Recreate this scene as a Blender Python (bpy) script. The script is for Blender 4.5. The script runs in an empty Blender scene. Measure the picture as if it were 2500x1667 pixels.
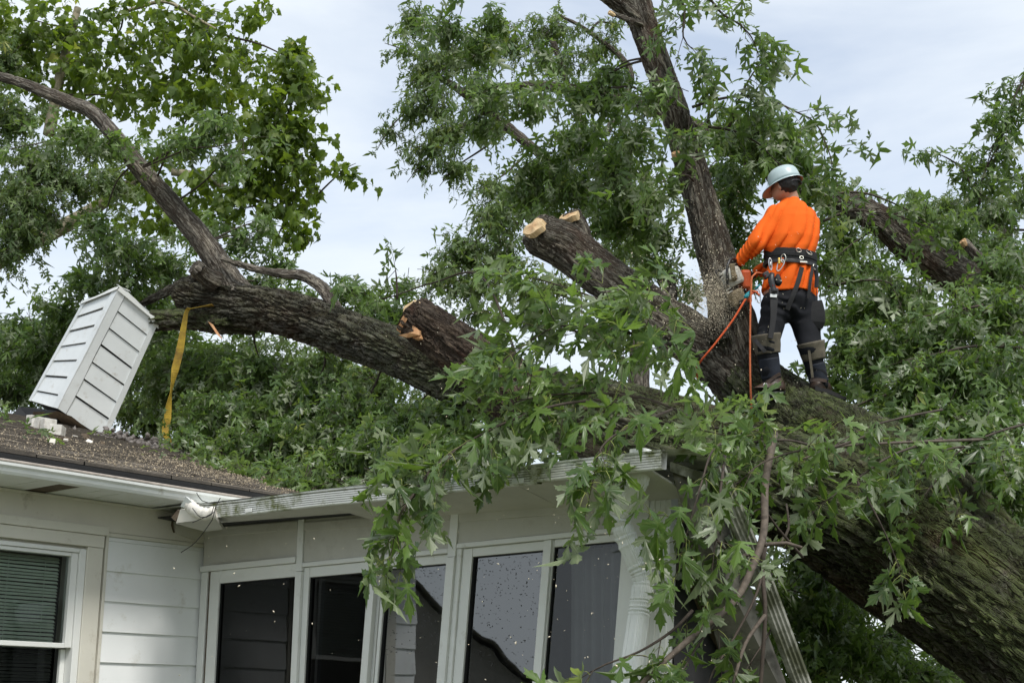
import bpy, bmesh, math, random
import numpy as np
from mathutils import Vector, Matrix

# ------------------------------------------------------------------ camera, sky, sun, exposure
scene = bpy.context.scene
TILT = math.radians(15.0)
EYE = np.array([0.0, 0.0, 1.6])
cam_data = bpy.data.cameras.new('camera')
cam_data.lens = 50.0
cam_data.sensor_width = 36.0
cam_data.clip_end = 3000.0
cam = bpy.data.objects.new('camera', cam_data)
cam.location = EYE
cam.rotation_euler = (math.radians(90) + TILT, 0, 0)
scene.collection.objects.link(cam)
scene.camera = cam

SUN_TO = np.array([0.26, -0.52, 0.81]); SUN_TO = SUN_TO / np.linalg.norm(SUN_TO)
sun_data = bpy.data.lights.new('sun', 'SUN')
sun_data.energy = 1.5
sun_data.angle = math.radians(14)
sun_data.color = (1.0, 0.97, 0.92)
sun = bpy.data.objects.new('sun', sun_data)
sun.rotation_euler = Vector(SUN_TO).to_track_quat('Z', 'Y').to_euler()
scene.collection.objects.link(sun)

world = bpy.data.worlds.new('World')
scene.world = world
world.use_nodes = True
wn = world.node_tree.nodes; wl = world.node_tree.links
wn.clear()
w_out = wn.new('ShaderNodeOutputWorld'); w_bg = wn.new('ShaderNodeBackground')
w_sky = wn.new('ShaderNodeTexSky'); w_sky.sky_type = 'NISHITA'; w_sky.sun_disc = False
w_sky.sun_elevation = math.asin(SUN_TO[2]); w_sky.sun_rotation = math.atan2(SUN_TO[0], SUN_TO[1])
w_sky.dust_density = 2.5; w_sky.air_density = 1.0
w_tc = wn.new('ShaderNodeTexCoord')
w_map = wn.new('ShaderNodeMapping'); w_map.inputs['Scale'].default_value = (1.5, 1.8, 5.5)
w_map.inputs['Rotation'].default_value = (0.12, 0.18, 0.5)
w_noise = wn.new('ShaderNodeTexNoise'); w_noise.inputs['Scale'].default_value = 1.5
w_noise.inputs['Detail'].default_value = 7; w_noise.inputs['Roughness'].default_value = 0.55
w_noise.inputs['Distortion'].default_value = 0.4
w_ramp = wn.new('ShaderNodeValToRGB')
w_ramp.color_ramp.elements[0].position = 0.30; w_ramp.color_ramp.elements[0].color = (0.42,)*3 + (1,)
w_ramp.color_ramp.elements[1].position = 0.66; w_ramp.color_ramp.elements[1].color = (0.97,)*3 + (1,)
w_mix = wn.new('ShaderNodeMix'); w_mix.data_type = 'RGBA'
w_mix.inputs['B'].default_value = (4.8, 5.12, 5.4, 1)      # the thin cloud deck's own radiance
wl.new(w_tc.outputs['Generated'], w_map.inputs['Vector']); wl.new(w_map.outputs['Vector'], w_noise.inputs['Vector'])
wl.new(w_noise.outputs['Fac'], w_ramp.inputs['Fac']); wl.new(w_ramp.outputs['Color'], w_mix.inputs['Factor'])
wl.new(w_sky.outputs['Color'], w_mix.inputs['A'])
wl.new(w_mix.outputs['Result'], w_bg.inputs['Color']); w_bg.inputs['Strength'].default_value = 0.105
wl.new(w_bg.outputs['Background'], w_out.inputs['Surface'])

vs = scene.view_settings
scene.display_settings.display_device = 'sRGB'
vs.view_transform = 'Standard'; vs.look = 'None'; vs.exposure = 0.98; vs.gamma = 1.0; vs.use_curve_mapping = False
scene.render.engine = 'CYCLES'
cy = scene.cycles
cy.use_denoising = True
scene.render.filter_size = 1.15
cy.sample_clamp_indirect = 6.0
try: cy.denoiser = 'OPENIMAGEDENOISE'
except Exception: pass
cy.max_bounces = 7; cy.diffuse_bounces = 3; cy.glossy_bounces = 3; cy.transmission_bounces = 4; cy.transparent_max_bounces = 10
cy.caustics_reflective = False; cy.caustics_refractive = False

# ------------------------------------------------------------------ measuring helpers (photograph is 2500 x 1667)
FPX = 50.0 / 36.0 * 2500
cT, sT = math.cos(TILT), math.sin(TILT)
def ray(x, y):
    a = (x - 1250.0) / FPX; b = (833.5 - y) / FPX
    return np.array([a, cT - b * sT, sT + b * cT])
def P(x, y, Y):
    """world point at ground distance Y (metres from the camera) seen at x, y"""
    r = ray(x, y); return EYE + r * (Y / r[1])
def project(p):
    q = np.asarray(p, float) - EYE
    d = q[..., 1] * cT + q[..., 2] * sT; u = -q[..., 1] * sT + q[..., 2] * cT
    return 1250 + FPX * q[..., 0] / d, 833.5 - FPX * u / d, d
def nrm(v):
    v = np.asarray(v, float); return v / (np.linalg.norm(v, axis=-1, keepdims=True) + 1e-12)
UP = np.array([0, 0, 1.0])
# house axes: D1 along the main wall (away to the right), N1 out of it; D2 along the sunroom wall, N2 out of it
D1 = nrm([.628, .778, 0]); N1 = np.array([D1[1], -D1[0], 0.0])
D2 = N1.copy(); N2 = -D1
C0 = np.array([-2.15, 9.9, 0.0])           # inner corner of the two walls
def W1(s, z, o): return C0 + D1 * s + N1 * o + UP * z
def lean(s): return float(np.interp(s, [0, 1.0, 1.6, 3.5, 3.9], [0, .01, .075, .125, .07]))
def W2(s, z, o): return C0 + D2 * (s + lean(s) * (z - 2.55)) + N2 * o + UP * z   # the sunroom is racked by the fall
rng = np.random.default_rng(7)

# ------------------------------------------------------------------ object helpers
COL = scene.collection
def tag(o, label=None, cat=None, group=None, kind=None):
    if label: o['label'] = label
    if cat: o['category'] = cat
    if group: o['group'] = group
    if kind: o['kind'] = kind
    return o
def thing(name, loc, label, cat, group=None):
    o = bpy.data.objects.new(name, None); o.location = loc; o.empty_display_size = 0.2
    COL.objects.link(o); tag(o, label, cat, group); return o
def root_loc(parent):
    l = np.zeros(3)
    while parent is not None:
        l = l + np.array(parent.location); parent = parent.parent
    return l
def mesh_data(name, v, f, mat=None, smooth=False):
    me = bpy.data.meshes.new(name)
    me.from_pydata([tuple(map(float, p)) for p in v], [], f)
    if mat: me.materials.append(mat)
    if smooth: me.polygons.foreach_set('use_smooth', [True] * len(me.polygons))
    me.update(); return me
def obj(name, v, f, mat, parent=None, smooth=False, bevel=0.0, kind=None):
    """one mesh object from world coordinates"""
    off = root_loc(parent)
    v = np.asarray(v, float).reshape(-1, 3)
    base = off
    if parent is None:
        base = v.mean(axis=0); base[2] = v[:, 2].min()
    me = mesh_data(name, v - base, f, mat, smooth)
    o = bpy.data.objects.new(name, me); COL.objects.link(o)
    if parent is not None: o.parent = parent
    else: o.location = base
    if bevel:
        b = o.modifiers.new('bevel', 'BEVEL'); b.width = bevel; b.segments = 2; b.limit_method = 'ANGLE'
    if kind: o['kind'] = kind
    return o
def fast_mesh(name, verts, tris, mat, parent=None, rnd=None, smooth=False, kind=None, base=None, lco=None):
    """big triangle mesh from arrays; rnd is one random number per vertex"""
    off = root_loc(parent) if parent is not None else (np.zeros(3) if base is None else np.asarray(base))
    me = bpy.data.meshes.new(name); n = len(verts); m = len(tris)
    me.vertices.add(n); me.vertices.foreach_set('co', (verts - off).astype(np.float32).ravel())
    me.loops.add(m * 3); me.loops.foreach_set('vertex_index', tris.astype(np.int32).ravel())
    me.polygons.add(m); me.polygons.foreach_set('loop_start', np.arange(0, m * 3, 3, dtype=np.int32))
    if smooth: me.polygons.foreach_set('use_smooth', np.ones(m, dtype=bool))
    if rnd is not None:
        a = me.attributes.new('rnd', 'FLOAT', 'POINT'); a.data.foreach_set('value', rnd.astype(np.float32))
    if lco is not None:
        a = me.attributes.new('leafco', 'FLOAT_VECTOR', 'POINT'); a.data.foreach_set('vector', lco.astype(np.float32).ravel())
    me.materials.append(mat); me.update(calc_edges=True)
    o = bpy.data.objects.new(name, me); COL.objects.link(o)
    if parent is not None: o.parent = parent
    else: o.location = off
    if kind: o['kind'] = kind
    return o
BOXF = [(0, 1, 2, 3), (7, 6, 5, 4), (0, 4, 5, 1), (1, 5, 6, 2), (2, 6, 7, 3), (3, 7, 4, 0)]
def box_pts(W, s0, s1, z0, z1, o0, o1):
    return [W(s0, z0, o0), W(s0, z0, o1), W(s1, z0, o1), W(s1, z0, o0),
            W(s0, z1, o0), W(s0, z1, o1), W(s1, z1, o1), W(s1, z1, o0)]
BOXQ = [(3, 2, 1, 0), (4, 5, 6, 7), (0, 1, 5, 4), (1, 2, 6, 5), (2, 3, 7, 6), (3, 0, 4, 7)]
def wbox(name, W, s0, s1, z0, z1, o0, o1, mat, parent, bevel=.003):
    return obj(name, box_pts(W, s0, s1, z0, z1, o0, o1), BOXQ, mat, parent, bevel=bevel)
def prism(name, front, depth, mat, parent, bevel=.0):
    """polygon (world points) pushed back by the vector depth"""
    front = np.asarray(front, float); n = len(front); d = np.asarray(depth, float)
    v = np.vstack([front, front + d])
    f = [tuple(range(n)), tuple(range(2 * n - 1, n - 1, -1))] + [(i, i + n, (i + 1) % n + n, (i + 1) % n) for i in range(n)]
    return obj(name, v, f, mat, parent, bevel=bevel)
def obox(name, c, ax, ay, az, mat, parent, bevel=.004):
    """box from centre and three half-axis vectors"""
    c, ax, ay, az = map(lambda q: np.asarray(q, float), (c, ax, ay, az))
    v = [c + i * ax + j * ay + k * az for k in (-1, 1) for j in (-1, 1) for i in (-1, 1)]
    f = [(0, 2, 3, 1), (4, 5, 7, 6), (0, 1, 5, 4), (2, 6, 7, 3), (0, 4, 6, 2), (1, 3, 7, 5)]
    return obj(name, v, f, mat, parent, bevel=bevel)

def resample(pts, rad, step):
    """Catmull-Rom through pts, rad interpolated, about one ring per step"""
    pts = np.asarray(pts, float); rad = np.asarray(rad, float)
    n = len(pts); out = []; ro = []
    ext = np.vstack([2 * pts[0] - pts[1], pts, 2 * pts[-1] - pts[-2]])
    for i in range(n - 1):
        p0, p1, p2, p3 = ext[i], ext[i + 1], ext[i + 2], ext[i + 3]
        k = max(1, int(np.linalg.norm(p2 - p1) / step))
        t = (np.arange(k) / k)[:, None]
        out.append(.5 * (2 * p1 + (p2 - p0) * t + (2 * p0 - 5 * p1 + 4 * p2 - p3) * t ** 2 + (3 * p1 - p0 - 3 * p2 + p3) * t ** 3))
        tt = t[:, 0]; tt = tt * tt * (3 - 2 * tt)
        ro.append(rad[i] * (1 - tt) + rad[i + 1] * tt)
    out.append(pts[-1:]); ro.append(rad[-1:])
    return np.vstack(out), np.concatenate(ro)
def frames(path):
    t = np.gradient(path, axis=0); t = nrm(t)
    a = np.cross(t[0], UP if abs(t[0][2]) < .9 else np.array([1.0, 0, 0])); a = nrm(a)
    A = []
    for i in range(len(path)):
        a = a - t[i] * np.dot(a, t[i]); a = a / (np.linalg.norm(a) + 1e-12); A.append(a)
    A = np.array(A); B = np.cross(t, A)
    return t, A, B
def tube_arrays(pts, rad, step=.03, seg=10, wob=0.0, squash=1.0):
    path, r = resample(pts, rad, step)
    t, A, B = frames(path)
    th = np.arange(seg) * 2 * np.pi / seg
    L = np.concatenate([[0], np.cumsum(np.linalg.norm(np.diff(path, axis=0), axis=1))])
    rr = r[:, None] * np.ones(seg)[None]
    if wob:
        ph = rng.uniform(0, 6.28, 6)
        rr = rr * (1 + wob * (np.sin(2 * th[None] + L[:, None] * 1.3 + ph[0]) * .5 + np.sin(3 * th[None] - L[:, None] * 2.1 + ph[1]) * .4
                   + np.sin(L[:, None] * 4.3 + ph[2] + th[None]) * .35 + np.sin(5 * th[None] + L[:, None] * .8 + ph[3]) * .25))
    v = path[:, None] + rr[..., None] * (np.cos(th)[None, :, None] * A[:, None] + squash * np.sin(th)[None, :, None] * B[:, None])
    g = np.stack([np.cos(th)[None] * r[:, None], np.sin(th)[None] * r[:, None], L[:, None] * np.ones(seg)[None]], -1)
    n = len(path)
    i = np.arange(n - 1)[:, None] * seg; j = np.arange(seg)[None]
    q = np.stack([i + j, i + (j + 1) % seg, i + seg + (j + 1) % seg, i + seg + j], -1).reshape(-1, 4)
    return v.reshape(-1, 3), q, g.reshape(-1, 3), path, (t, A, B), r
def tube(name, pts, rad, mat, parent, step=.03, seg=10, wob=0.0, squash=1.0, caps=True, smooth=True):
    v, q, g, path, fr, r = tube_arrays(pts, rad, step, seg, wob, squash)
    off = root_loc(parent) if parent is not None else np.array(v.mean(axis=0))
    faces = q.tolist()
    if caps:
        faces.append(list(range(seg))[::-1]); faces.append(list(range(len(v) - seg, len(v))))
    me = mesh_data(name, v - off, faces, mat, smooth)
    a = me.attributes.new('grain', 'FLOAT_VECTOR', 'POINT'); a.data.foreach_set('vector', g.astype(np.float32).ravel())
    o = bpy.data.objects.new(name, me); COL.objects.link(o)
    if parent is not None: o.parent = parent
    else: o.location = off
    return o
def ribbon(name, pts, width, thick, wdir, mat, parent, step=.03):
    """strap: flat band through pts, wdir = list of width directions (one per point)"""
    path, _ = resample(pts, np.ones(len(pts)), step)
    pts = np.asarray(pts, float)
    wdir = np.asarray(wdir, float) if np.ndim(wdir) == 2 else np.tile(np.asarray(wdir, float), (len(pts), 1))
    cum = np.concatenate([[0], np.cumsum(np.linalg.norm(np.diff(pts, axis=0), axis=1))])
    cp = np.concatenate([[0], np.cumsum(np.linalg.norm(np.diff(path, axis=0), axis=1))]); cp = cp / cp[-1] * cum[-1]
    wd = np.stack([np.interp(cp, cum, wdir[:, k]) for k in range(3)], -1)
    ww = np.interp(cp, cum, width if np.ndim(width) else np.full(len(pts), width))
    t = nrm(np.gradient(path, axis=0)); wd = nrm(wd - t * (wd * t).sum(-1, keepdims=True)); n = np.cross(t, wd)
    v = np.stack([path - wd * ww[:, None] / 2 - n * thick / 2, path + wd * ww[:, None] / 2 - n * thick / 2,
                  path + wd * ww[:, None] / 2 + n * thick / 2, path - wd * ww[:, None] / 2 + n * thick / 2], 1).reshape(-1, 3)
    m = len(path); f = []
    for i in range(m - 1):
        for k in range(4): f.append((i * 4 + k, i * 4 + (k + 1) % 4, i * 4 + 4 + (k + 1) % 4, i * 4 + 4 + k))
    f += [(3, 2, 1, 0), (m * 4 - 4, m * 4 - 3, m * 4 - 2, m * 4 - 1)]
    return obj(name, v, f, mat, parent)
def torus(name, c, normal, R, r, mat, parent, seg=20, sx=1.0):
    n = nrm(normal); a = nrm(np.cross(n, UP if abs(n[2]) < .9 else [1, 0, 0])); b = np.cross(n, a)
    th = np.arange(seg) * 2 * np.pi / seg
    v = []; f = []
    for i, t in enumerate(th):
        d = np.cos(t) * a * sx + np.sin(t) * b
        for p in np.arange(6) * 2 * np.pi / 6: v.append(np.asarray(c) + d * (R + r * np.cos(p)) + n * r * np.sin(p))
    for i in range(seg):
        for j in range(6): f.append((i * 6 + j, ((i + 1) % seg) * 6 + j, ((i + 1) % seg) * 6 + (j + 1) % 6, i * 6 + (j + 1) % 6))
    return obj(name, v, f, mat, parent, smooth=True)

# ------------------------------------------------------------------ materials
def N(nt, t, **kw):
    n = nt.nodes.new(t)
    for k, v in kw.items(): setattr(n, k, v)
    return n
def setin(n, **kw):
    for k, v in kw.items(): n.inputs[k.replace('_', ' ')].default_value = v
    return n
def base_mat(name):
    m = bpy.data.materials.new(name); m.use_nodes = True
    nt = m.node_tree; nt.nodes.clear()
    out = N(nt, 'ShaderNodeOutputMaterial'); b = N(nt, 'ShaderNodeBsdfPrincipled')
    nt.links.new(b.outputs[0], out.inputs['Surface'])
    return m, nt, b, out
def ramp(nt, fac, stops):
    r = N(nt, 'ShaderNodeValToRGB'); e = r.color_ramp.elements
    while len(e) < len(stops): e.new(.5)
    for i, (p, c) in enumerate(stops):
        e[i].position = p; e[i].color = tuple(c) + (1,) if len(c) == 3 else c
    nt.links.new(fac, r.inputs['Fac']); return r
def texnoise(nt, scale, vec=None, detail=5, rough=.6, stretch=None, dist=0.0):
    n = N(nt, 'ShaderNodeTexNoise'); setin(n, Scale=scale, Detail=detail, Roughness=rough, Distortion=dist)
    if vec is None: vec = N(nt, 'ShaderNodeTexCoord').outputs['Object']
    if stretch:
        mp = N(nt, 'ShaderNodeMapping'); mp.inputs['Scale'].default_value = stretch
        nt.links.new(vec, mp.inputs['Vector']); vec = mp.outputs['Vector']
    nt.links.new(vec, n.inputs['Vector']); return n
def bump(nt, b, height, strength=.3, dist=.01):
    bp = N(nt, 'ShaderNodeBump'); setin(bp, Strength=strength, Distance=dist)
    nt.links.new(height, bp.inputs['Height']); nt.links.new(bp.outputs[0], b.inputs['Normal']); return bp
def mixc(nt, fac, a, b):
    m = N(nt, 'ShaderNodeMix', data_type='RGBA')
    for k, v in (('Factor', fac), ('A', a), ('B', b)):
        if hasattr(v, 'is_linked') or isinstance(v, bpy.types.NodeSocket): nt.links.new(v, m.inputs[k])
        else: m.inputs[k].default_value = v if k == 'Factor' else tuple(v) + (1,) * (4 - len(v))
    return m.outputs['Result']
def plain(name, col, rough=.6, metal=0.0, var=.12, scale=8, bmp=.0, bscale=60, spec=.4, dirt=None, dirt_scale=3, stretch=None, dirt_lo=.5, dirt_hi=.75):
    """paint, cloth or plastic with slight tonal wear; dirt = colour of stains with their own shape"""
    m, nt, b, out = base_mat(name)
    n = texnoise(nt, scale, stretch=stretch)
    lo = [c * (1 - var) for c in col]; hi = [min(1, c * (1 + var)) for c in col]
    c = ramp(nt, n.outputs['Fac'], [(.3, lo), (.7, hi)]).outputs['Color']
    if dirt:
        n2 = texnoise(nt, dirt_scale, detail=8, rough=.7, stretch=stretch)
        c = mixc(nt, ramp(nt, n2.outputs['Fac'], [(dirt_lo, (0, 0, 0)), (dirt_hi, (1, 1, 1))]).outputs['Color'], c, dirt)
    nt.links.new(c, b.inputs['Base Color'])
    setin(b, Roughness=rough, Metallic=metal); b.inputs['Specular IOR Level'].default_value = spec
    if bmp:
        n3 = texnoise(nt, bscale); bump(nt, b, n3.outputs['Fac'], bmp, .004)
    return m
def leaf_mat(name, dark, mid, light, under, gloss=.36, veins=False, trans=.40):
    m, nt, b, out = base_mat(name)
    at = N(nt, 'ShaderNodeAttribute', attribute_name='rnd')
    top = ramp(nt, at.outputs['Fac'], [(0, dark), (.5, mid), (.93, light), (1.0, (light[0] * 1.9, light[1] * 1.35, light[2]))]).outputs['Color']
    geo = N(nt, 'ShaderNodeNewGeometry')
    if veins:                                                  # pale midrib and lobe veins in the leaf's own coordinates
        lc = N(nt, 'ShaderNodeAttribute', attribute_name='leafco'); sx = N(nt, 'ShaderNodeSeparateXYZ'); nt.links.new(lc.outputs['Vector'], sx.inputs[0])
        ab = N(nt, 'ShaderNodeMath', operation='ABSOLUTE'); nt.links.new(sx.outputs['X'], ab.inputs[0]); best = ab.outputs[0]
        for (dx, dy) in ((.88, .47), (.55, -.05), (.45, .62)):
            y0 = .14 if dx != .45 else .5
            m1 = N(nt, 'ShaderNodeMath', operation='MULTIPLY'); nt.links.new(ab.outputs[0], m1.inputs[0]); m1.inputs[1].default_value = dy
            s1 = N(nt, 'ShaderNodeMath', operation='SUBTRACT'); nt.links.new(sx.outputs['Y'], s1.inputs[0]); s1.inputs[1].default_value = y0
            m2 = N(nt, 'ShaderNodeMath', operation='MULTIPLY'); nt.links.new(s1.outputs[0], m2.inputs[0]); m2.inputs[1].default_value = dx
            s2 = N(nt, 'ShaderNodeMath', operation='SUBTRACT'); nt.links.new(m1.outputs[0], s2.inputs[0]); nt.links.new(m2.outputs[0], s2.inputs[1])
            a2 = N(nt, 'ShaderNodeMath', operation='ABSOLUTE'); nt.links.new(s2.outputs[0], a2.inputs[0])
            mn = N(nt, 'ShaderNodeMath', operation='MINIMUM'); nt.links.new(best, mn.inputs[0]); nt.links.new(a2.outputs[0], mn.inputs[1]); best = mn.outputs[0]
        vr = ramp(nt, best, [(.004, (.5,) * 3), (.022, (0, 0, 0))])
        top = mixc(nt, vr.outputs['Color'], top, (.16, .21, .07))
    und = ramp(nt, at.outputs['Fac'], [(0, [q * .62 for q in under]), (1, [q * 1.12 for q in under])]).outputs['Color']
    if veins: und = mixc(nt, vr.outputs['Color'], und, (.36, .40, .27))
    c = mixc(nt, geo.outputs['Backfacing'], top, und)
    nt.links.new(c, b.inputs['Base Color']); setin(b, Roughness=gloss); b.inputs['Specular IOR Level'].default_value = .5
    tr = N(nt, 'ShaderNodeBsdfTranslucent')
    tc = mixc(nt, .5, top, (light[0] * 2.2, light[1] * 2.2, light[2] * .9)); nt.links.new(tc, tr.inputs['Color'])
    ms = N(nt, 'ShaderNodeMixShader'); ms.inputs[0].default_value = trans
    nt.links.new(b.outputs[0], ms.inputs[1]); nt.links.new(tr.outputs[0], ms.inputs[2]); nt.links.new(ms.outputs[0], out.inputs['Surface'])
    return m
def bark_mat(name, dark, mid, light, moss, moss_amt, size, disp, ruddy=(.07, .035, .022)):
    """furrowed bark in the limb's own grain coordinates: long plates, displaced"""
    m, nt, b, out = base_mat(name)
    at = N(nt, 'ShaderNodeAttribute', attribute_name='grain'); vec = at.outputs['Vector']
    def crack(scale, stretch, width, dist, detail=4):
        n = texnoise(nt, scale / size, vec, detail=detail, rough=.55, stretch=stretch, dist=dist)
        a = N(nt, 'ShaderNodeMath', operation='SUBTRACT'); nt.links.new(n.outputs['Fac'], a.inputs[0]); a.inputs[1].default_value = .5
        b_ = N(nt, 'ShaderNodeMath', operation='ABSOLUTE'); nt.links.new(a.outputs[0], b_.inputs[0])
        e = N(nt, 'ShaderNodeMapRange', interpolation_type='SMOOTHSTEP'); e.inputs['From Max'].default_value = width
        nt.links.new(b_.outputs[0], e.inputs['Value']); return e.outputs[0]
    fA = crack(9, (1, 1, .10), .050, .9); fB = crack(17, (1, 1, .15), .055, .6); fC = crack(15, (1, 1, .55), .030, .8, 3)
    m_ab = N(nt, 'ShaderNodeMath', operation='MULTIPLY'); nt.links.new(fA, m_ab.inputs[0]); nt.links.new(fB, m_ab.inputs[1])
    lift = N(nt, 'ShaderNodeMath', operation='MULTIPLY_ADD'); nt.links.new(fC, lift.inputs[0]); lift.inputs[1].default_value = .45; lift.inputs[2].default_value = .55
    edge = N(nt, 'ShaderNodeMath', operation='MULTIPLY'); nt.links.new(m_ab.outputs[0], edge.inputs[0]); nt.links.new(lift.outputs[0], edge.inputs[1])
    fine = texnoise(nt, 38 / size, vec, detail=6, rough=.7, stretch=(1, 1, .3))
    h = N(nt, 'ShaderNodeMath', operation='MULTIPLY_ADD'); nt.links.new(fine.outputs['Fac'], h.inputs[0]); h.inputs[1].default_value = .8
    nt.links.new(edge.outputs[0], h.inputs[2])
    fin2 = texnoise(nt, 120 / size, vec, detail=4, rough=.7, stretch=(1, 1, .35))
    h2 = N(nt, 'ShaderNodeMath', operation='MULTIPLY_ADD'); nt.links.new(fin2.outputs['Fac'], h2.inputs[0]); h2.inputs[1].default_value = .5
    nt.links.new(h.outputs[0], h2.inputs[2]); h = h2
    dn = N(nt, 'ShaderNodeDisplacement'); setin(dn, Midlevel=1.15, Scale=disp); nt.links.new(h.outputs[0], dn.inputs['Height'])
    nt.links.new(dn.outputs[0], out.inputs['Displacement'])
    m.displacement_method = 'BOTH'
    c = ramp(nt, fine.outputs['Fac'], [(.32, dark), (.5, mid), (.66, light)]).outputs['Color']
    pl = texnoise(nt, 10 / size, vec, detail=3, rough=.6, stretch=(1, 1, .2), dist=.5)
    tint = ramp(nt, pl.outputs['Fac'], [(.34, (.5, .49, .47)), (.5, (1, 1, 1)), (.66, (1.55, 1.5, 1.42))])
    mul = N(nt, 'ShaderNodeMix', data_type='RGBA', blend_type='MULTIPLY'); mul.inputs['Factor'].default_value = 1
    nt.links.new(c, mul.inputs['A']); nt.links.new(tint.outputs['Color'], mul.inputs['B']); c = mul.outputs['Result']
    inv = N(nt, 'ShaderNodeMath', operation='SUBTRACT'); inv.inputs[0].default_value = .85; nt.links.new(edge.outputs[0], inv.inputs[1]); inv.use_clamp = True
    c = mixc(nt, inv.outputs[0], c, (.030, .019, .012))          # brown inner bark in the open furrows
    rud = texnoise(nt, 2.2, vec, detail=5, stretch=(1, 1, .5))
    c = mixc(nt, ramp(nt, rud.outputs['Fac'], [(.52, (0, 0, 0)), (.68, (.8,) * 3)]).outputs['Color'], c, ruddy)
    mo = texnoise(nt, 4.6, vec, detail=9, rough=.76)
    geo = N(nt, 'ShaderNodeNewGeometry'); sx = N(nt, 'ShaderNodeSeparateXYZ'); nt.links.new(geo.outputs['Normal'], sx.inputs[0])
    up = N(nt, 'ShaderNodeMapRange', interpolation_type='SMOOTHSTEP'); setin(up, From_Min=-.15, From_Max=.5); nt.links.new(sx.outputs['Z'], up.inputs['Value'])
    mm = N(nt, 'ShaderNodeMath', operation='MULTIPLY')
    mr = ramp(nt, mo.outputs['Fac'], [(.62 - .3 * moss_amt, (0, 0, 0)), (.78 - .3 * moss_amt, (1, 1, 1))])
    nt.links.new(mr.outputs['Color'], mm.inputs[0]); nt.links.new(up.outputs[0], mm.inputs[1])
    m2 = N(nt, 'ShaderNodeMath', operation='MULTIPLY'); nt.links.new(mm.outputs[0], m2.inputs[0]); m2.inputs[1].default_value = min(1, moss_amt * 1.1)
    sg = N(nt, 'ShaderNodeSeparateXYZ'); nt.links.new(vec, sg.inputs[0])          # moss thins out along the stem
    fade = N(nt, 'ShaderNodeMapRange'); setin(fade, From_Min=6.2, From_Max=9.5, To_Min=1.0, To_Max=.25); nt.links.new(sg.outputs['Z'], fade.inputs['Value'])
    m3 = N(nt, 'ShaderNodeMath', operation='MULTIPLY'); nt.links.new(m2.outputs[0], m3.inputs[0]); nt.links.new(fade.outputs[0], m3.inputs[1]); m2 = m3
    mossv = N(nt, 'ShaderNodeMix', data_type='RGBA', blend_type='MULTIPLY'); mossv.inputs['Factor'].default_value = 1
    mossv.inputs['A'].default_value = tuple(moss) + (1,); nt.links.new(tint.outputs['Color'], mossv.inputs['B'])
    c = mixc(nt, m2.outputs[0], c, mossv.outputs['Result'])
    nt.links.new(c, b.inputs['Base Color']); setin(b, Roughness=.85); b.inputs['Specular IOR Level'].default_value = .25
    return m
def wood_mat(name, c1, c2):
    m, nt, b, out = base_mat(name)
    n = texnoise(nt, 30, stretch=(1, 1, .12), detail=6)
    nt.links.new(ramp(nt, n.outputs['Fac'], [(.3, c1), (.7, c2)]).outputs['Color'], b.inputs['Base Color'])
    setin(b, Roughness=.75); bump(nt, b, n.outputs['Fac'], .5, .006); return m
def ring_mat(name, c1, c2, heart):
    """sawn end: growth rings, heartwood, fine saw lines"""
    m, nt, b, out = base_mat(name)
    at = N(nt, 'ShaderNodeAttribute', attribute_name='grain')
    n = texnoise(nt, 9, at.outputs['Vector'], detail=4)
    ln = N(nt, 'ShaderNodeVectorMath', operation='LENGTH'); nt.links.new(at.outputs['Vector'], ln.inputs[0])
    ma = N(nt, 'ShaderNodeMath', operation='MULTIPLY_ADD'); nt.links.new(n.outputs['Fac'], ma.inputs[0]); ma.inputs[1].default_value = .035; nt.links.new(ln.outputs['Value'], ma.inputs[2])
    mu = N(nt, 'ShaderNodeMath', operation='MULTIPLY'); nt.links.new(ma.outputs[0], mu.inputs[0]); mu.inputs[1].default_value = 420
    si = N(nt, 'ShaderNodeMath', operation='SINE'); nt.links.new(mu.outputs[0], si.inputs[0])
    c = ramp(nt, si.outputs[0], [(0, c1), (1, c2)]).outputs['Color']
    c = mixc(nt, ramp(nt, ma.outputs[0], [(.045, (.8,) * 3), (.085, (0, 0, 0))]).outputs['Color'], c, heart)
    nt.links.new(c, b.inputs['Base Color']); setin(b, Roughness=.8)
    f = texnoise(nt, 60, at.outputs['Vector'], detail=3, stretch=(1, .1, 1)); bump(nt, b, f.outputs['Fac'], .6, .006); return m
def glass_mat(name, refl, tint=(.55, .6, .58)):
    m, nt, b, out = base_mat(name); nt.nodes.remove(b)
    fr = N(nt, 'ShaderNodeFresnel'); fr.inputs['IOR'].default_value = refl
    tr = N(nt, 'ShaderNodeBsdfTransparent'); tr.inputs['Color'].default_value = tint + (1,)
    gl = N(nt, 'ShaderNodeBsdfGlossy'); gl.inputs['Roughness'].default_value = .015; gl.inputs['Color'].default_value = (.9, .93, .95, 1)
    n = texnoise(nt, 1.3, detail=2); bp = N(nt, 'ShaderNodeBump'); setin(bp, Strength=.14, Distance=.02)
    nt.links.new(n.outputs['Fac'], bp.inputs['Height']); nt.links.new(bp.outputs[0], gl.inputs['Normal'])
    ms = N(nt, 'ShaderNodeMixShader'); nt.links.new(fr.outputs[0], ms.inputs[0])
    nt.links.new(tr.outputs[0], ms.inputs[1]); nt.links.new(gl.outputs[0], ms.inputs[2]); nt.links.new(ms.outputs[0], out.inputs['Surface'])
    return m

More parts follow.
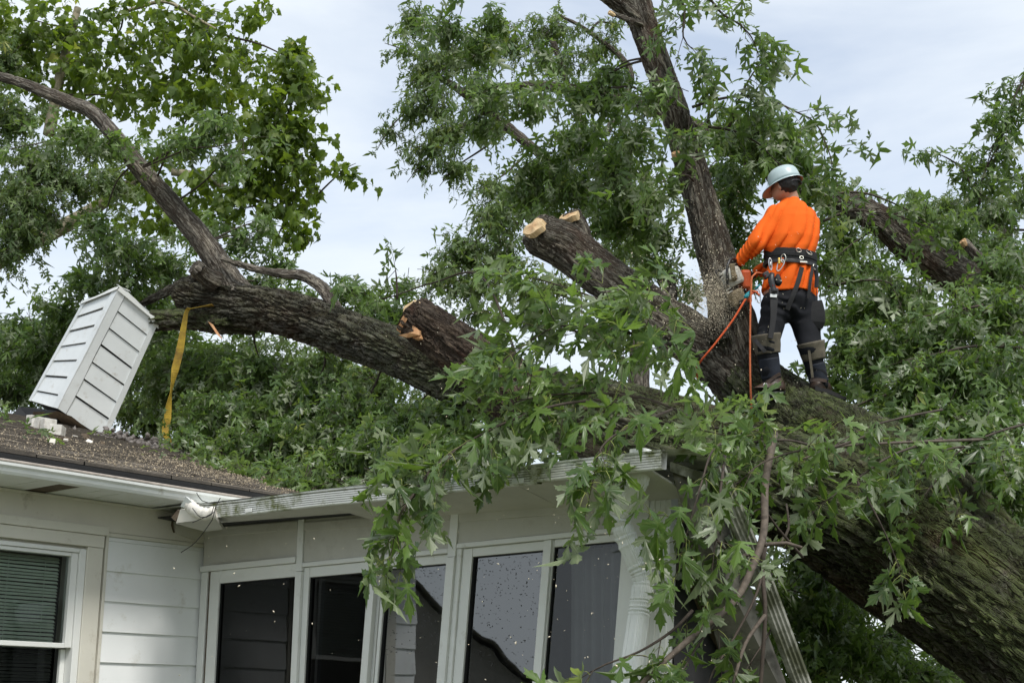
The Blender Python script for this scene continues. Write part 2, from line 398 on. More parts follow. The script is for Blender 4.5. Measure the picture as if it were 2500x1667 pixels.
M = {}
M['siding'] = plain('white_siding', (.84, .86, .855), .45, var=.035, scale=3, bmp=.06, bscale=140, dirt=(.52, .50, .42), dirt_scale=5, dirt_lo=.6, dirt_hi=.85)
M['chim'] = plain('chimney_siding', (.66, .69, .69), .4, var=.05, scale=4, bmp=.05, bscale=30, dirt=(.44, .42, .36), dirt_scale=7, dirt_lo=.57, dirt_hi=.8)
M['trim'] = plain('cream_trim', (.66, .64, .56), .5, var=.04, scale=4, bmp=.04, dirt=(.36, .31, .22), dirt_scale=6, dirt_lo=.58, dirt_hi=.85)
M['frieze'] = plain('frieze_board', (.70, .67, .60), .6, var=.05, scale=5, bmp=.15, bscale=200, dirt=(.33, .3, .23), dirt_scale=5, dirt_lo=.58, dirt_hi=.8)
M['vinyl'] = plain('white_vinyl', (.76, .77, .74), .4, var=.03, scale=4, dirt=(.42, .38, .28), dirt_scale=9, dirt_lo=.62, dirt_hi=.85)
M['alu'] = plain('sunroom_aluminium', (.70, .71, .68), .42, var=.04, scale=5, dirt=(.38, .36, .3), dirt_scale=8, dirt_lo=.6, dirt_hi=.85)
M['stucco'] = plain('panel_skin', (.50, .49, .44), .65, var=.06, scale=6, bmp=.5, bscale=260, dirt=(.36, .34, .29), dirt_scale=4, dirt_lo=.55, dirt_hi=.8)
M['gutter'] = plain('mossy_gutter', (.70, .71, .68), .45, var=.06, scale=6, dirt=(.15, .17, .05), dirt_scale=5, dirt_lo=.49, dirt_hi=.63, bmp=.1)
M['gutterclean'] = plain('white_gutter', (.70, .72, .70), .4, var=.05, scale=5, dirt=(.33, .30, .22), dirt_scale=6, dirt_lo=.58, dirt_hi=.8)
M['rust'] = plain('grimy_lip', (.34, .30, .26), .8, var=.25, scale=25, bmp=.4, bscale=90)
M['black'] = plain('black_parts_and_shade', (.012, .012, .012), .6, var=.2)  # for black parts and for strips standing in for shade
M['caulk'] = plain('dirty_caulk', (.10, .075, .05), .9, var=.3, scale=30)
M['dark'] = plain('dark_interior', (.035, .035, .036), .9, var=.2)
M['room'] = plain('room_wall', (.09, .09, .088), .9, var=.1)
M['curtain'] = plain('grey_curtain', (.42, .42, .43), .9, var=.1, scale=4)
M['blind'] = plain('blind_slats', (.62, .72, .62), .5, var=.05)  # green of the trees' reflection is put into the slat colour
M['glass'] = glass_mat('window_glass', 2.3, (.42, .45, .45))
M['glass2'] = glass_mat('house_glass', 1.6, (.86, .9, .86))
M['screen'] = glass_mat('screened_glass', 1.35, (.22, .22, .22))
M['brick'] = plain('white_brick', (.55, .54, .50), .85, var=.15, scale=18, bmp=.5, bscale=90, dirt=(.3, .27, .22), dirt_scale=14)
M['cut'] = wood_mat('fresh_cut_wood', (.50, .34, .17), (.70, .54, .32))
M['split'] = wood_mat('split_orange_wood', (.42, .20, .09), (.60, .36, .18))
M['ring'] = ring_mat('ringed_cut_wood', (.52, .36, .19), (.68, .52, .31), (.42, .25, .12))
M['chip'] = plain('pale_wood_chip', (.74, .66, .50), .8, var=.15)
M['bark'] = bark_mat('trunk_bark', (.030, .027, .022), (.082, .075, .062), (.17, .16, .138), (.066, .088, .027), .90, .95, .038)
M['barkd'] = bark_mat('dark_torn_bark', (.022, .016, .012), (.060, .046, .034), (.12, .095, .07), (.06, .07, .03), .12, .8, .026, ruddy=(.10, .035, .018))
M['barkm'] = bark_mat('limb_bark', (.045, .040, .033), (.125, .114, .094), (.225, .21, .175), (.075, .083, .03), .36, .62, .018)
M['barkg'] = bark_mat('grey_branch_bark', (.065, .060, .052), (.165, .15, .127), (.26, .24, .205), (.10, .11, .05), .15, .62, .010, ruddy=(.10, .08, .06))
M['twig'] = plain('twig_bark', (.055, .042, .032), .8, var=.3, scale=20)
M['twigy'] = plain('petiole_green', (.26, .30, .08), .6, var=.2)
M['tan'] = plain('sycamore_bark', (.30, .26, .18), .8, var=.3, scale=4, dirt=(.14, .13, .08), dirt_scale=5, dirt_lo=.5, dirt_hi=.56)
M['leaf'] = leaf_mat('silver_maple_leaf', (.030, .060, .016), (.072, .134, .034), (.148, .240, .054), (.225, .270, .165), veins=True)
M['leaff'] = leaf_mat('far_maple_leaf', (.036, .066, .022), (.084, .142, .042), (.155, .225, .064), (.19, .235, .125), .48)
M['leafs'] = leaf_mat('sycamore_leaf', (.036, .066, .010), (.080, .138, .017), (.160, .230, .030), (.15, .205, .05), .5, trans=.45)

# ================================================================== ground
gm, gnt, gb, _ = base_mat('lawn')
g1 = texnoise(gnt, 3.0, detail=8, rough=.7)
gnt.links.new(ramp(gnt, g1.outputs['Fac'], [(.3, (.075, .085, .045)), (.7, (.14, .145, .085))]).outputs['Color'], gb.inputs['Base Color'])
setin(gb, Roughness=.9)
tag(obj('ground', [(-900, -900, 0), (900, -900, 0), (900, 900, 0), (-900, 900, 0)], [(0, 1, 2, 3)], gm), kind='structure')

# ================================================================== main house
HL = -2.1                        # the house's left end, along the wall
house = thing('house', W1(-1.6, 0, 0), 'white sided house with brown shingle roof at the left', 'house')
wx0, wx1, wz0, wz1 = -1.72, -.972, 1.18, 2.675      # window opening
# the wall is four slabs round the opening, in one mesh
vv = []; ff = []
for (a, b, c, d) in ((HL, wx0, 0, 2.99), (wx1, 3.4, 0, 2.99), (wx0, wx1, 0, wz0), (wx0, wx1, wz1, 2.99)):
    k = len(vv); vv += box_pts(W1, a, b, c, d, -.2, -.004); ff += [tuple(i + k for i in f) for f in BOXQ]
wall = obj('wall', vv, ff, M['trim'], house)
# lapped siding: each board its own piece
def board(W, s0, s1, zt, h, parent, mat, o_top=.003, o_bot=.016, name='siding_board', sag=0):
    v = [W(s0, zt - h, -.004), W(s1, zt - h - sag, -.004), W(s1, zt, -.004), W(s0, zt, -.004),
         W(s0, zt - h, o_bot), W(s1, zt - h - sag, o_bot), W(s1, zt, o_top), W(s0, zt, o_top)]
    f = [(0, 1, 2, 3), (4, 7, 6, 5), (0, 4, 5, 1), (1, 5, 6, 2), (2, 6, 7, 3), (3, 7, 4, 0)]
    f = [tuple(reversed(q)) for q in f]
    return obj(name, v, f, mat, parent)
z = 2.745
for k in range(14):
    e = .012 + .012 * (k % 2) + .006 * math.sin(k * 2.3)
    board(W1, -.778 + .002 * math.sin(k), .0 + e, z, .1925, wall, M['siding'], sag=.001 * math.sin(k * 1.7))
    board(W1, HL, wx0 - .155, z, .1925, wall, M['siding'])
    z -= .1925
board(W1, -.778, .008, 2.772, .026, wall, M['siding'], .004, .012)
wbox('top_channel', W1, -.79, .012, 2.774, 2.798, -.004, .020, M['trim'], wall)
wbox('side_channel', W1, -.803, -.780, 0.1, 2.798, -.004, .022, M['trim'], wall)
wbox('frieze_board', W1, HL, .03, 2.80, 2.992, -.004, .014, M['frieze'], wall)
wbox('frieze_moulding', W1, HL, -.20, 2.978, 2.994, .014, .030, M['frieze'], wall)
# dark caulk line down the inner corner
tube('caulk_line', [W1(.026 + .006 * math.sin(k * 1.9), 2.80 - k * .12, .014) for k in range(14)], [.006] * 14, M['caulk'], wall, .04, 6)
prism('torn_flashing', [W1(-.26, 2.90, .03), W1(-.25, 2.84, .035), W1(.02, 2.80, .03), W1(.02, 2.90, .03)], N1 * -.008, M['frieze'], wall)
tube('caulk_smear', [W1(-.275, 2.95, .018), W1(-.28, 2.90, .018), W1(-.262, 2.85, .02)], [.006, .009, .006], M['caulk'], wall, .02, 6)
# window
win = bpy.data.objects.new('window', None); COL.objects.link(win); win.parent = house
wbox('head_casing', W1, wx0 - .16, -.806, 2.772, 2.828, .0145, .052, M['trim'], win, .004)
wbox('head_casing', W1, wx0 - .14, -.826, 2.692, 2.770, -.004, .040, M['trim'], win, .004)
for a, b in ((-.945, -.826), (wx0 - .14, wx0 - .02)):
    wbox('side_casing', W1, a, b, .98, 2.690, -.004, .034, M['trim'], win, .004)
wbox('sill', W1, wx0 - .16, -.80, .92, .978, -.004, .07, M['trim'], win)
fr = lambda n, a, b, c, d, o0, o1, m=M['vinyl']: wbox(n, W1, a, b, c, d, o0, o1, m, win, .003)
fr('frame', -.994, -.947, wz0, 2.674, -.06, .026); fr('frame', wx0 - .018, wx0 + .03, wz0, 2.674, -.06, .026)
fr('frame', wx0 + .032, -.996, 2.648, 2.674, -.06, .026)
# upper sash (outer), lower sash (inner, set back)
fr('sash_rail', -1.043, -.996, 2.055, 2.646, -.05, .012); fr('sash_rail', wx0 + .032, wx0 + .08, 2.055, 2.646, -.05, .012)
fr('sash_rail', wx0 + .082, -1.045, 2.622, 2.646, -.05, .012); fr('meeting_rail', wx0 + .082, -1.045, 2.052, 2.082, -.05, .014)
fr('sash_rail', -1.030, -.996, wz0, 2.048, -.09, -.045); fr('sash_rail', wx0 + .032, wx0 + .07, wz0, 2.048, -.09, -.045)
fr('sash_rail', wx0 + .072, -1.032, wz0, wz0 + .05, -.09, -.045)
obj('pane', [W1(wx0 + .08, 2.08, -.02), W1(-1.043, 2.08, -.02), W1(-1.043, 2.624, -.02), W1(wx0 + .08, 2.624, -.02)], [(0, 1, 2, 3)], M['glass2'], win)
obj('pane', [W1(wx0 + .07, wz0 + .05, -.07), W1(-1.03, wz0 + .05, -.07), W1(-1.03, 2.05, -.07), W1(wx0 + .07, 2.05, -.07)], [(0, 1, 2, 3)], M['screen'], win)
# venetian blind: thin slats, too fine to pick apart
vv = []; ff = []
for k in range(66):
    zz = 2.61 - k * .0215; tl = .0035 * math.sin(k * 1.3)
    k0 = len(vv)
    vv += [W1(wx0 + .05, zz + .0085, -.115), W1(-1.055, zz + .0085 + tl, -.115), W1(-1.055, zz - .007 + tl, -.098), W1(wx0 + .05, zz - .007, -.098)]
    vv += [q - N1 * .001 - UP * .002 for q in vv[-4:]]
    ff += [(k0, k0 + 1, k0 + 2, k0 + 3), (k0 + 7, k0 + 6, k0 + 5, k0 + 4), (k0 + 3, k0 + 2, k0 + 6, k0 + 7), (k0, k0 + 4, k0 + 5, k0 + 1)]
obj('blind_slats', vv, ff, M['blind'], win, kind='stuff')
for s in (-1.16, -1.42):
    tube('blind_cord', [W1(s, 2.62, -.094), W1(s + .004, 1.9, -.094), W1(s, 1.2, -.094)], [.0016] * 3, M['blind'], win, .3, 5)
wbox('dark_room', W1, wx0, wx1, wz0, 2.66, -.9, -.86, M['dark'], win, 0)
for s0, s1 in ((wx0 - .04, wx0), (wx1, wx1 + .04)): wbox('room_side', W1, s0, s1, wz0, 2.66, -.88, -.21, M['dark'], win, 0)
# soffit of separate panels, fascia and gutter
sof = bpy.data.objects.new('soffit', None); COL.objects.link(sof); sof.parent = house
s = .10; k = 0
while s > HL:
    w = .152
    if k == 9: wbox('soffit_vent', W1, s - w + .004, s - .003, 3.000, 3.008, .02, .42, M['caulk'], sof, 0)
    else: wbox('soffit_panel', W1, s - w + .002, s - .002, 2.996 + .001 * (k % 3), 3.008, .004, .425, M['gutterclean'], sof, .002)
    s -= w; k += 1
def sweep(name, W, prof, stations, mat, parent, closed=False, smooth=False):
    """profile (o, z) carried along stations (s, dz, do)"""
    n = len(prof); v = []; f = []
    for (s, dz, do) in stations:
        for (o, zz) in prof: v.append(W(s, zz + dz, o + do))
    for i in range(len(stations) - 1):
        for j in range(n if closed else n - 1):
            f.append((i * n + j, i * n + (j + 1) % n, (i + 1) * n + (j + 1) % n, (i + 1) * n + j))
    return obj(name, v, f, mat, parent, smooth)
wbox('fascia', W1, HL, .10, 3.010, 3.12, .40, .425, M['gutterclean'], house, 0)
gut = sweep('gutter', W1, [(.426, 3.06), (.426, 2.988), (.500, 2.988), (.512, 3.004), (.518, 3.022), (.534, 3.036), (.536, 3.056), (.530, 3.056), (.528, 3.038), (.51, 3.024), (.505, 3.0), (.43, 2.992), (.43, 3.06)],
            [(x, .002 * math.sin(x * 3), 0) for x in np.linspace(HL, .05, 12)], M['gutterclean'], house, closed=True)
tube('gutter_lip', [W1(x, 3.060 + .002 * math.sin(x * 3), .528) for x in np.linspace(HL, .05, 8)], [.011] * 8, M['rust'], gut, .2, 8)
wbox('gap_shade_strip', W1, HL, .35, 3.088, 3.118, .43, .462, M['black'], house, 0)  # shade of the gap above the gutter, put in as a black strip
# roof: shingle courses stepping up to the ridge
RP, RZ = 4.95, 4.62            # ridge: distance behind the wall, height
sm, snt, sb, _ = base_mat('asphalt_shingle')
n1_ = texnoise(snt, 9, detail=8, rough=.75); n2_ = texnoise(snt, 90, detail=3)
c_ = ramp(snt, n1_.outputs['Fac'], [(.30, (.050, .044, .038)), (.5, (.105, .092, .078)), (.72, (.17, .15, .125))]).outputs['Color']
c_ = mixc(snt, ramp(snt, n2_.outputs['Fac'], [(.35, (0, 0, 0)), (.7, (.5,) * 3)]).outputs['Color'], c_, (.19, .17, .14))
ra_ = N(snt, 'ShaderNodeAttribute', attribute_name='rnd'); rt_ = ramp(snt, ra_.outputs['Fac'], [(0, (.55, .54, .52)), (.2, (1.3, 1.27, 1.2)), (1, (2.3, 2.22, 2.05))])   # bare asphalt on the cut edges, kept dark to draw course shadow lines
mu_ = N(snt, 'ShaderNodeMix', data_type='RGBA', blend_type='MULTIPLY'); mu_.inputs['Factor'].default_value = 1
snt.links.new(c_, mu_.inputs['A']); snt.links.new(rt_.outputs['Color'], mu_.inputs['B']); c_ = mu_.outputs['Result']
snt.links.new(c_, sb.inputs['Base Color']); setin(sb, Roughness=.92); bump(snt, sb, n2_.outputs['Fac'], .6, .006)
roof = wbox('roof', W1, HL - .2, 9.0, 3.09, 3.10, -.2, .44, M['black'], house, 0)
def roof_z(o): return 3.124 + (.46 - o) / (RP + .46) * (RZ - 3.124)
nc = 42; vv = []; ff = []; rr_ = []
for k in range(nc):
    o0 = .46 - k * (RP + .46) / nc; o1 = .46 - (k + 1.25) * (RP + .46) / nc; o1 = max(o1, -RP)
    ss = np.arange(HL - .2, 9.0, .33) + (k % 2) * .16
    for i in range(len(ss) - 1):
        j = .004 * rng.random(); d = .006 * rng.random() - .003
        k0 = len(vv); a, b = ss[i] + .003, ss[i + 1] - .003
        zl, zh = roof_z(o0 + d), roof_z(o1)
        zt_ = .003 * rng.random() + (.012 if rng.random() < .02 else 0)              # a few lifted tabs
        vv += [W1(a, zl + .015 + j + zt_, o0 + d), W1(b, zl + .015 + j + zt_ * .3, o0 + d), W1(b, zh + .009, o1), W1(a, zh + .009, o1)]
        vv += [W1(a, zl + .015 + j + zt_, o0 + d), W1(b, zl + .015 + j + zt_ * .3, o0 + d), W1(b, zl - .002, o0 + d), W1(a, zl - .002, o0 + d)]
        rr_ += [.25 + .75 * rng.random()] * 4 + [0.0] * 4
        ff += [(0 + k0, 1 + k0, 2 + k0, 3 + k0), (7 + k0, 6 + k0, 5 + k0, 4 + k0)]
sh_o = obj('shingles', vv, ff, sm, roof, kind='stuff')
a_ = sh_o.data.attributes.new('rnd', 'FLOAT', 'POINT'); a_.data.foreach_set('value', np.array(rr_, np.float32))
obj('roof_deck', [W1(HL - .2, 3.09, .455), W1(9, 3.09, .455), W1(9, RZ - .03, -RP), W1(HL - .2, RZ - .03, -RP), W1(9, 3.0, -2 * RP - .4), W1(HL - .2, 3.0, -2 * RP - .4)],
    [(0, 1, 2, 3), (3, 2, 4, 5)], sm, roof)
for sx in (HL,):
    obj('gable_wall', [W1(sx, 0, -.1), W1(sx, 2.99, -.1), W1(sx, RZ - .1, -RP), W1(sx, 2.99, -2 * RP), W1(sx, 0, -2 * RP)], [(0, 1, 2, 3, 4)], M['siding'], house)
obj('back_wall', [W1(HL, 0, -2 * RP), W1(9, 0, -2 * RP), W1(9, 3, -2 * RP), W1(HL, 3, -2 * RP)], [(0, 1, 2, 3)], M['siding'], house)

# ================================================================== chimney chase, knocked askew
cY = {'tl': 14.55, 'tm': 13.85, 'tr': 14.05, 'bl': 14.75, 'bm': 14.0, 'br': 14.2}
cp = {'tl': P(205, 742, 14.35), 'tm': P(291, 707, 13.86), 'tr': P(384, 784, 14.10), 'bl': P(75, 979, 14.50), 'bm': P(143, 998, 14.02), 'br': P(254, 1071, 14.26)}
chim = thing('chimney', P(170, 1050, 14.3), 'tilted white sided chimney box wrenched off its base on the roof', 'chimney')
for key in ('t', 'b'): cp[key + 'f'] = cp[key + 'l'] + cp[key + 'r'] - cp[key + 'm']
def CH(face, u, v, o):
    """face 'l' or 'r': u along it from the front edge, v up, o outwards"""
    a0, a1 = cp['bm'], cp['b' + face]; b0, b1 = cp['tm'], cp['t' + face]
    p = (a0 * (1 - u) + a1 * u) * (1 - v) + (b0 * (1 - u) + b1 * u) * v
    n = nrm(np.cross(a1 - a0, b0 - a0)); 
    if np.dot(n, EYE - p) < 0: n = -n
    return p + n * o
core = [cp[k] for k in ('bm', 'br', 'bf', 'bl', 'tm', 'tr', 'tf', 'tl')]
cc_ = np.mean(core, axis=0)
obj('core', [q + (cc_ - q) * np.array([.04, .04, .01]) for q in core], [(3, 2, 1, 0), (4, 5, 6, 7), (0, 1, 5, 4), (1, 2, 6, 5), (2, 3, 7, 6), (3, 0, 4, 7)], M['dark'], chim)
def chim_board(face, v0, v1, u0, u1):
    e = .012
    q = [CH(face, u0, v0, .016), CH(face, u1, v0 + rng.uniform(-.004, .004), .016 + rng.uniform(-.003, .005)), CH(face, u1, v1, .004), CH(face, u0, v1, .004)]
    b = [CH(face, u0, v0, -.01), CH(face, u1, v0, -.01), CH(face, u1, v1, -.01), CH(face, u0, v1, -.01)]
    obj('siding_board', q + b, [(0, 1, 2, 3), (7, 6, 5, 4), (0, 4, 5, 1), (1, 5, 6, 2), (2, 6, 7, 3), (3, 7, 4, 0)], M['chim'], chim)
nb = 7
for i in range(nb):
    jl, jr = rng.uniform(-.004, .004, 2), rng.uniform(-.004, .004, 2)
    chim_board('l', max(.0, (i - .35) / (nb - .35)) + (.012 + jl[0] if i else 0), (i + .65) / (nb - .35), .16, .94 + jl[1] * 3)
    chim_board('r', i / nb + (.012 + jr[0] if i else 0), (i + 1) / nb, .17, .93 + jr[1] * 3)
# J-shaped dark lips under each lap are gaps onto a near-black core; the corner posts are folded metal
def corner_post(f1, a, b, name='corner_trim', wob=0):
    vv = []; m = 9
    for i in range(m):
        v = i / (m - 1); w = wob * math.sin(v * 9) * (1 - v)
        vv += [CH(f1, a, v, .022 + w), CH(f1, b + w * 2, v, .020 + w), CH(f1, b + w * 2, v, .0), CH(f1, a, v, .0)]
    f = []
    for i in range(m - 1):
        for j in range(4): f.append((i * 4 + j, i * 4 + (j + 1) % 4, i * 4 + 4 + (j + 1) % 4, i * 4 + 4 + j))
    f += [(3, 2, 1, 0), (m * 4 - 4, m * 4 - 3, m * 4 - 2, m * 4 - 1)]
    obj(name, vv, f, M['chim'], chim)
corner_post('l', -.03, .15, wob=.006); corner_post('r', -.03, .16, wob=.004)
corner_post('l', .93, 1.02); corner_post('r', .92, 1.03)
# dented metal cap
capv = []; m = 8
for i in range(m + 1):
    t = i / m
    capv += [CH('r', t * 1.1 - .02, 1.0 - .012 - .03 * (t > .8), .035), CH('r', t * 1.1 - .02, 1.02 + .02 * math.sin(t * 7) * t, .03), CH('r', t * 1.08 - .02, 1.035 + .03 * math.sin(t * 6 + 1) * t, -.25), CH('r', t * 1.08 - .02, 1.04, -.5)]
f = [(i * 4 + j, i * 4 + 4 + j, i * 4 + 5 + j, i * 4 + 1 + j) for i in range(m) for j in range(3)]
o_ = obj('cap', capv, f, M['gutterclean'], chim); md = o_.modifiers.new('t', 'SOLIDIFY'); md.thickness = .006
capv = []
for i in range(m + 1):
    t = i / m
    capv += [CH('l', t * 1.05 - .03, .985, .03), CH('l', t * 1.05 - .03, 1.012 + .006 * math.sin(t * 8), .026), CH('l', t * 1.05 - .03, 1.02, -.1)]
f = [(i * 3 + j, i * 3 + 3 + j, i * 3 + 4 + j, i * 3 + 1 + j) for i in range(m) for j in range(2)]
o_ = obj('cap', capv, f, M['gutterclean'], chim); md = o_.modifiers.new('t', 'SOLIDIFY'); md.thickness = .006
# torn base: dark flashing, broken brick, open hole
def poly_px(pts): return [P(*q) for q in pts]
prism('torn_flashing', poly_px([(30, 1012, 14.5), (48, 993, 14.55), (80, 995, 14.4), (140, 1003, 14.1), (140, 1030, 14.15), (75, 1026, 14.4)]), np.array([.02, .05, -.01]), M['black'], chim)
prism('torn_flashing', poly_px([(112, 1010, 14.15), (138, 1003, 14.0), (175, 1016, 14.02), (245, 1072, 14.2), (205, 1066, 14.25), (130, 1025, 14.2)]), np.array([.02, .06, -.02]), M['caulk'], chim)
prism('base_stub', poly_px([(80, 1005, 14.3), (150, 1005, 14.15), (255, 1070, 14.35), (240, 1085, 14.4), (150, 1060, 14.3), (85, 1040, 14.4)]), np.array([.1, .3, 0]), M['caulk'], chim)
def roof_hit(px, py, lift=0.0):
    """where the line of sight at px, py meets the shingles"""
    lo, hi = 8.0, 20.0
    for _ in range(40):
        m_ = (lo + hi) / 2; q = P(px, py, m_); o = (q - C0) @ N1
        if q[2] > roof_z(o): lo = m_
        else: hi = m_
        if o < -RP: hi = m_
    return P(px, py, lo) + UP * lift
for (x, y, a, w, hh) in ((79, 1043, .1, .030, .06), (90, 1046, .02, .026, .05), (101, 1050, .15, .034, .065), (117, 1054, .08, .038, .065), (139, 1064, .25, .052, .05)):
    c = roof_hit(x, y, hh * .7)
    ax = nrm(D2 * .8 + D1 * (a + rng.uniform(-.3, .5)) + UP * rng.uniform(-.25, .1)); az = nrm(UP + D2 * rng.uniform(-.1, .4)); az = nrm(az - ax * (az @ ax)); ay = nrm(np.cross(az, ax))
    obox('brick', c, ax * w, ay * .06, az * hh, M['brick'], chim, .006)
for _ in range(14):
    c = roof_hit(rng.uniform(120, 250), rng.uniform(1062, 1090) , .012); q_ = nrm(rng.normal(0, 1, (3, 3)))
    obox('brick_shard', c, q_[0] * rng.uniform(.012, .035), nrm(np.cross(q_[0], q_[1])) * rng.uniform(.01, .025), nrm(np.cross(q_[0], np.cross(q_[0], q_[1]))) * rng.uniform(.008, .02), M['frieze'] if rng.random() < .4 else M['caulk'], chim, .003)

# ================================================================== sunroom
sun_r = thing('sunroom', W2(2.0, 0, 0), 'white aluminium sunroom with tall sliding windows crushed at its right corner', 'sunroom')
S2 = lambda n, a, b, c, d, o0, o1, m='alu', p=None, bv=.003: wbox(n, W2, a, b, c, d, o0, o1, M[m], p or sun_r, bv)
# header band: stucco skinned panels, trims and battens
prism('header_panel', [W2(.036, 2.642, .012), W2(.983, 2.642, .012), W2(.983, 2.90, .012), W2(.036, 2.92, .012)], -N2 * .05, M['stucco'], sun_r)
prism('header_panel', [W2(1.042, 2.600, .012), W2(2.288, 2.600, .012), W2(2.288, 2.86, .012), W2(1.042, 2.90, .012)], -N2 * .05, M['stucco'], sun_r)
prism('header_panel', [W2(2.354, 2.622, .012), W2(3.56, 2.622, .012), W2(3.56, 2.82, .012), W2(2.354, 2.86, .012)], -N2 * .05, M['stucco'], sun_r)
S2('header_trim', .030, .983, 2.602, 2.640, -.03, .034); S2('header_trim', 1.042, 2.288, 2.570, 2.598, -.03, .022); S2('header_trim', 2.354, 3.56, 2.592, 2.620, -.03, .022)
S2('batten', .985, 1.040, 2.545, 2.88, -.03, .024); S2('batten', 2.290, 2.352, 2.545, 2.85, -.03, .024)
for (a, b, zt) in ((.04, .98, 2.868), (1.044, 2.286, 2.825), (2.356, 3.55, 2.768)): prism('cover_strip', [W2(a, zt - .022 - (b - a) * .0, .022), W2(b, zt - .022 - (b - a) * .03, .022), W2(b, zt + .03 - (b - a) * .03, .022), W2(a, zt + .03, .022)], -N2 * .012, M['stucco'], sun_r)
zb = .98
S2('corner_post', .030, .098, zb, 2.600, -.05, .018); S2('wall_channel', .104, .118, zb, 2.600, -.04, .010, 'caulk')
# bay 1: fixed light
M['glass5'] = glass_mat('curtained_glass', 1.55, (.62, .64, .64))
def pane(name, a, b, c, d, o, mat, parent=None):
    return obj(name, [W2(a, c, o), W2(b, c, o), W2(b, d, o), W2(a, d, o)], [(0, 1, 2, 3)], M[mat], parent or sun_r)
def window_unit(a, b, c, d, fl, fr_, ft, fb, o0, o1, glass, name='window'):
    w = bpy.data.objects.new(name, None); COL.objects.link(w); w.parent = sun_r
    S2('frame', a, a + fl, c, d, o0, o1, 'alu', w); S2('frame', b - fr_, b, c, d, o0, o1, 'alu', w)
    S2('frame', a + fl + .001, b - fr_ - .001, d - ft, d, o0, o1 - .002, 'alu', w); S2('frame', a + fl + .001, b - fr_ - .001, c, c + fb, o0, o1 - .002, 'alu', w)
    S2('gasket', a + fl + .001, a + fl + .007, c + fb, d - ft, o0, o1 - .012, 'black', w, 0); S2('gasket', a + fl + .007, b - fr_ - .001, d - ft - .006, d - ft - .001, o0, o1 - .012, 'black', w, 0)
    pane('pane', a + fl, b - fr_, c + fb, d - ft, (o0 + o1) / 2 - .006, glass, w)
    return w
window_unit(.120, .983, zb, 2.600, .098, .016, .085, .06, -.03, .012, 'screen')
S2('mullion', .985, 1.040, zb, 2.543, -.05, .026)
window_unit(1.042, 1.640, zb, 2.568, .050, .004, .065, .05, -.045, .004, 'screen')
S2('sliding_stile', 1.125, 1.150, zb, 2.50, -.09, -.055)
S2('mullion', 1.642, 1.700, zb, 2.568, -.04, .020); S2('track_gap', 1.701, 1.738, zb, 2.568, -.06, -.02, 'black', None, 0)
for k in range(3): S2('track_rib', 1.706 + k * .011, 1.710 + k * .011, zb, 2.566, -.021, -.012 + .004 * k, 'alu', None, 0)
w3 = window_unit(1.740, 2.288, zb, 2.568, .026, .002, .055, .05, -.05, -.006, 'glass')
S2('mullion', 2.290, 2.352, zb, 2.543, -.05, .030); S2('mullion', 2.353, 2.388, zb, 2.590, -.05, .012)
w4 = window_unit(2.390, 3.000, zb, 2.590, .072, .002, .052, .05, -.05, -.002, 'glass')
S2('mullion', 3.002, 3.056, zb, 2.590, -.04, .018)
window_unit(3.058, 3.560, zb, 2.590, .006, .03, .042, .05, -.03, .004, 'glass5')
S2('corner_post', 3.562, 3.70, .0, 2.80, -.06, .022); S2('corner_post', 3.701, 3.838, .0, 2.80, -.06, .012)
for k in range(3): S2('post_rib', 3.73 + k * .035, 3.736 + k * .035, .0, 2.80, .012, .017, 'alu', None, 0)
S2('header_trim', .04, 3.56, zb - .06, zb - .002, -.06, .02)
zz = zb - .062
while zz > .05:
    board(W2, .03, 3.56, zz, .19, sun_r, M['siding']); zz -= .19
# raindrops stuck to the outer panes
def drops(a, b, c, d, o, n, parent):
    vv = []; tt = []
    for _ in range(n):
        s_ = rng.uniform(a, b); z_ = d - (d - c) * rng.random() ** 1.3; r = rng.uniform(.0012, .0028); st = rng.uniform(1, 1.9)
        k0 = len(vv); vv.append(W2(s_, z_, o + r * .8))
        for q in range(6):
            t = q / 6 * 6.283; vv.append(W2(s_ + r * math.cos(t), z_ + r * st * math.sin(t), o))
        tt += [(k0, k0 + 1 + q, k0 + 1 + (q + 1) % 6) for q in range(6)]
    fast_mesh('raindrops', np.array(vv), np.array(tt), M['drop'], parent, kind='stuff')
M['drop'] = plain('dark_raindrop', (.05, .05, .05), .15, spec=.8)  # drops coloured near black
drops(1.79, 2.27, 2.0, 2.505, -.030, 230, w3); drops(2.48, 2.98, 1.6, 2.52, -.029, 420, w4)
# interior
def SR(s, z, d): return C0 + D2 * s + D1 * d + UP * z
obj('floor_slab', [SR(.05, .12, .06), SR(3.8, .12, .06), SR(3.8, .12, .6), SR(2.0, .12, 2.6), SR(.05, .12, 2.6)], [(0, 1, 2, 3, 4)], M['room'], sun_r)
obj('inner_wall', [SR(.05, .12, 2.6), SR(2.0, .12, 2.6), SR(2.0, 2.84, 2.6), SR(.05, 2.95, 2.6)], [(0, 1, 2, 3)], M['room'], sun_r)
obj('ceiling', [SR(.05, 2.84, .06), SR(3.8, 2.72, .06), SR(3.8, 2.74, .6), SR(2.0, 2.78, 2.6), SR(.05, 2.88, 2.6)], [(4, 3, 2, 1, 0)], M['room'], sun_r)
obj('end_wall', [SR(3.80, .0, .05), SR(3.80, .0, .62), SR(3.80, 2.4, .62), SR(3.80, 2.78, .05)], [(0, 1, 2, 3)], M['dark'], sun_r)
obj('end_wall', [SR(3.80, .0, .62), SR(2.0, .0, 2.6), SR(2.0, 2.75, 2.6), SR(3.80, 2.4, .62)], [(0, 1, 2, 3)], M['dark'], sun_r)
vv = [];
for k in range(41):
    s_ = 3.06 + k * .0115; d_ = .17 + .02 * math.sin(k * 1.15) + .006 * math.sin(k * 2.9)
    vv += [SR(s_ - .03, .9, d_), SR(s_, 2.55, d_)]
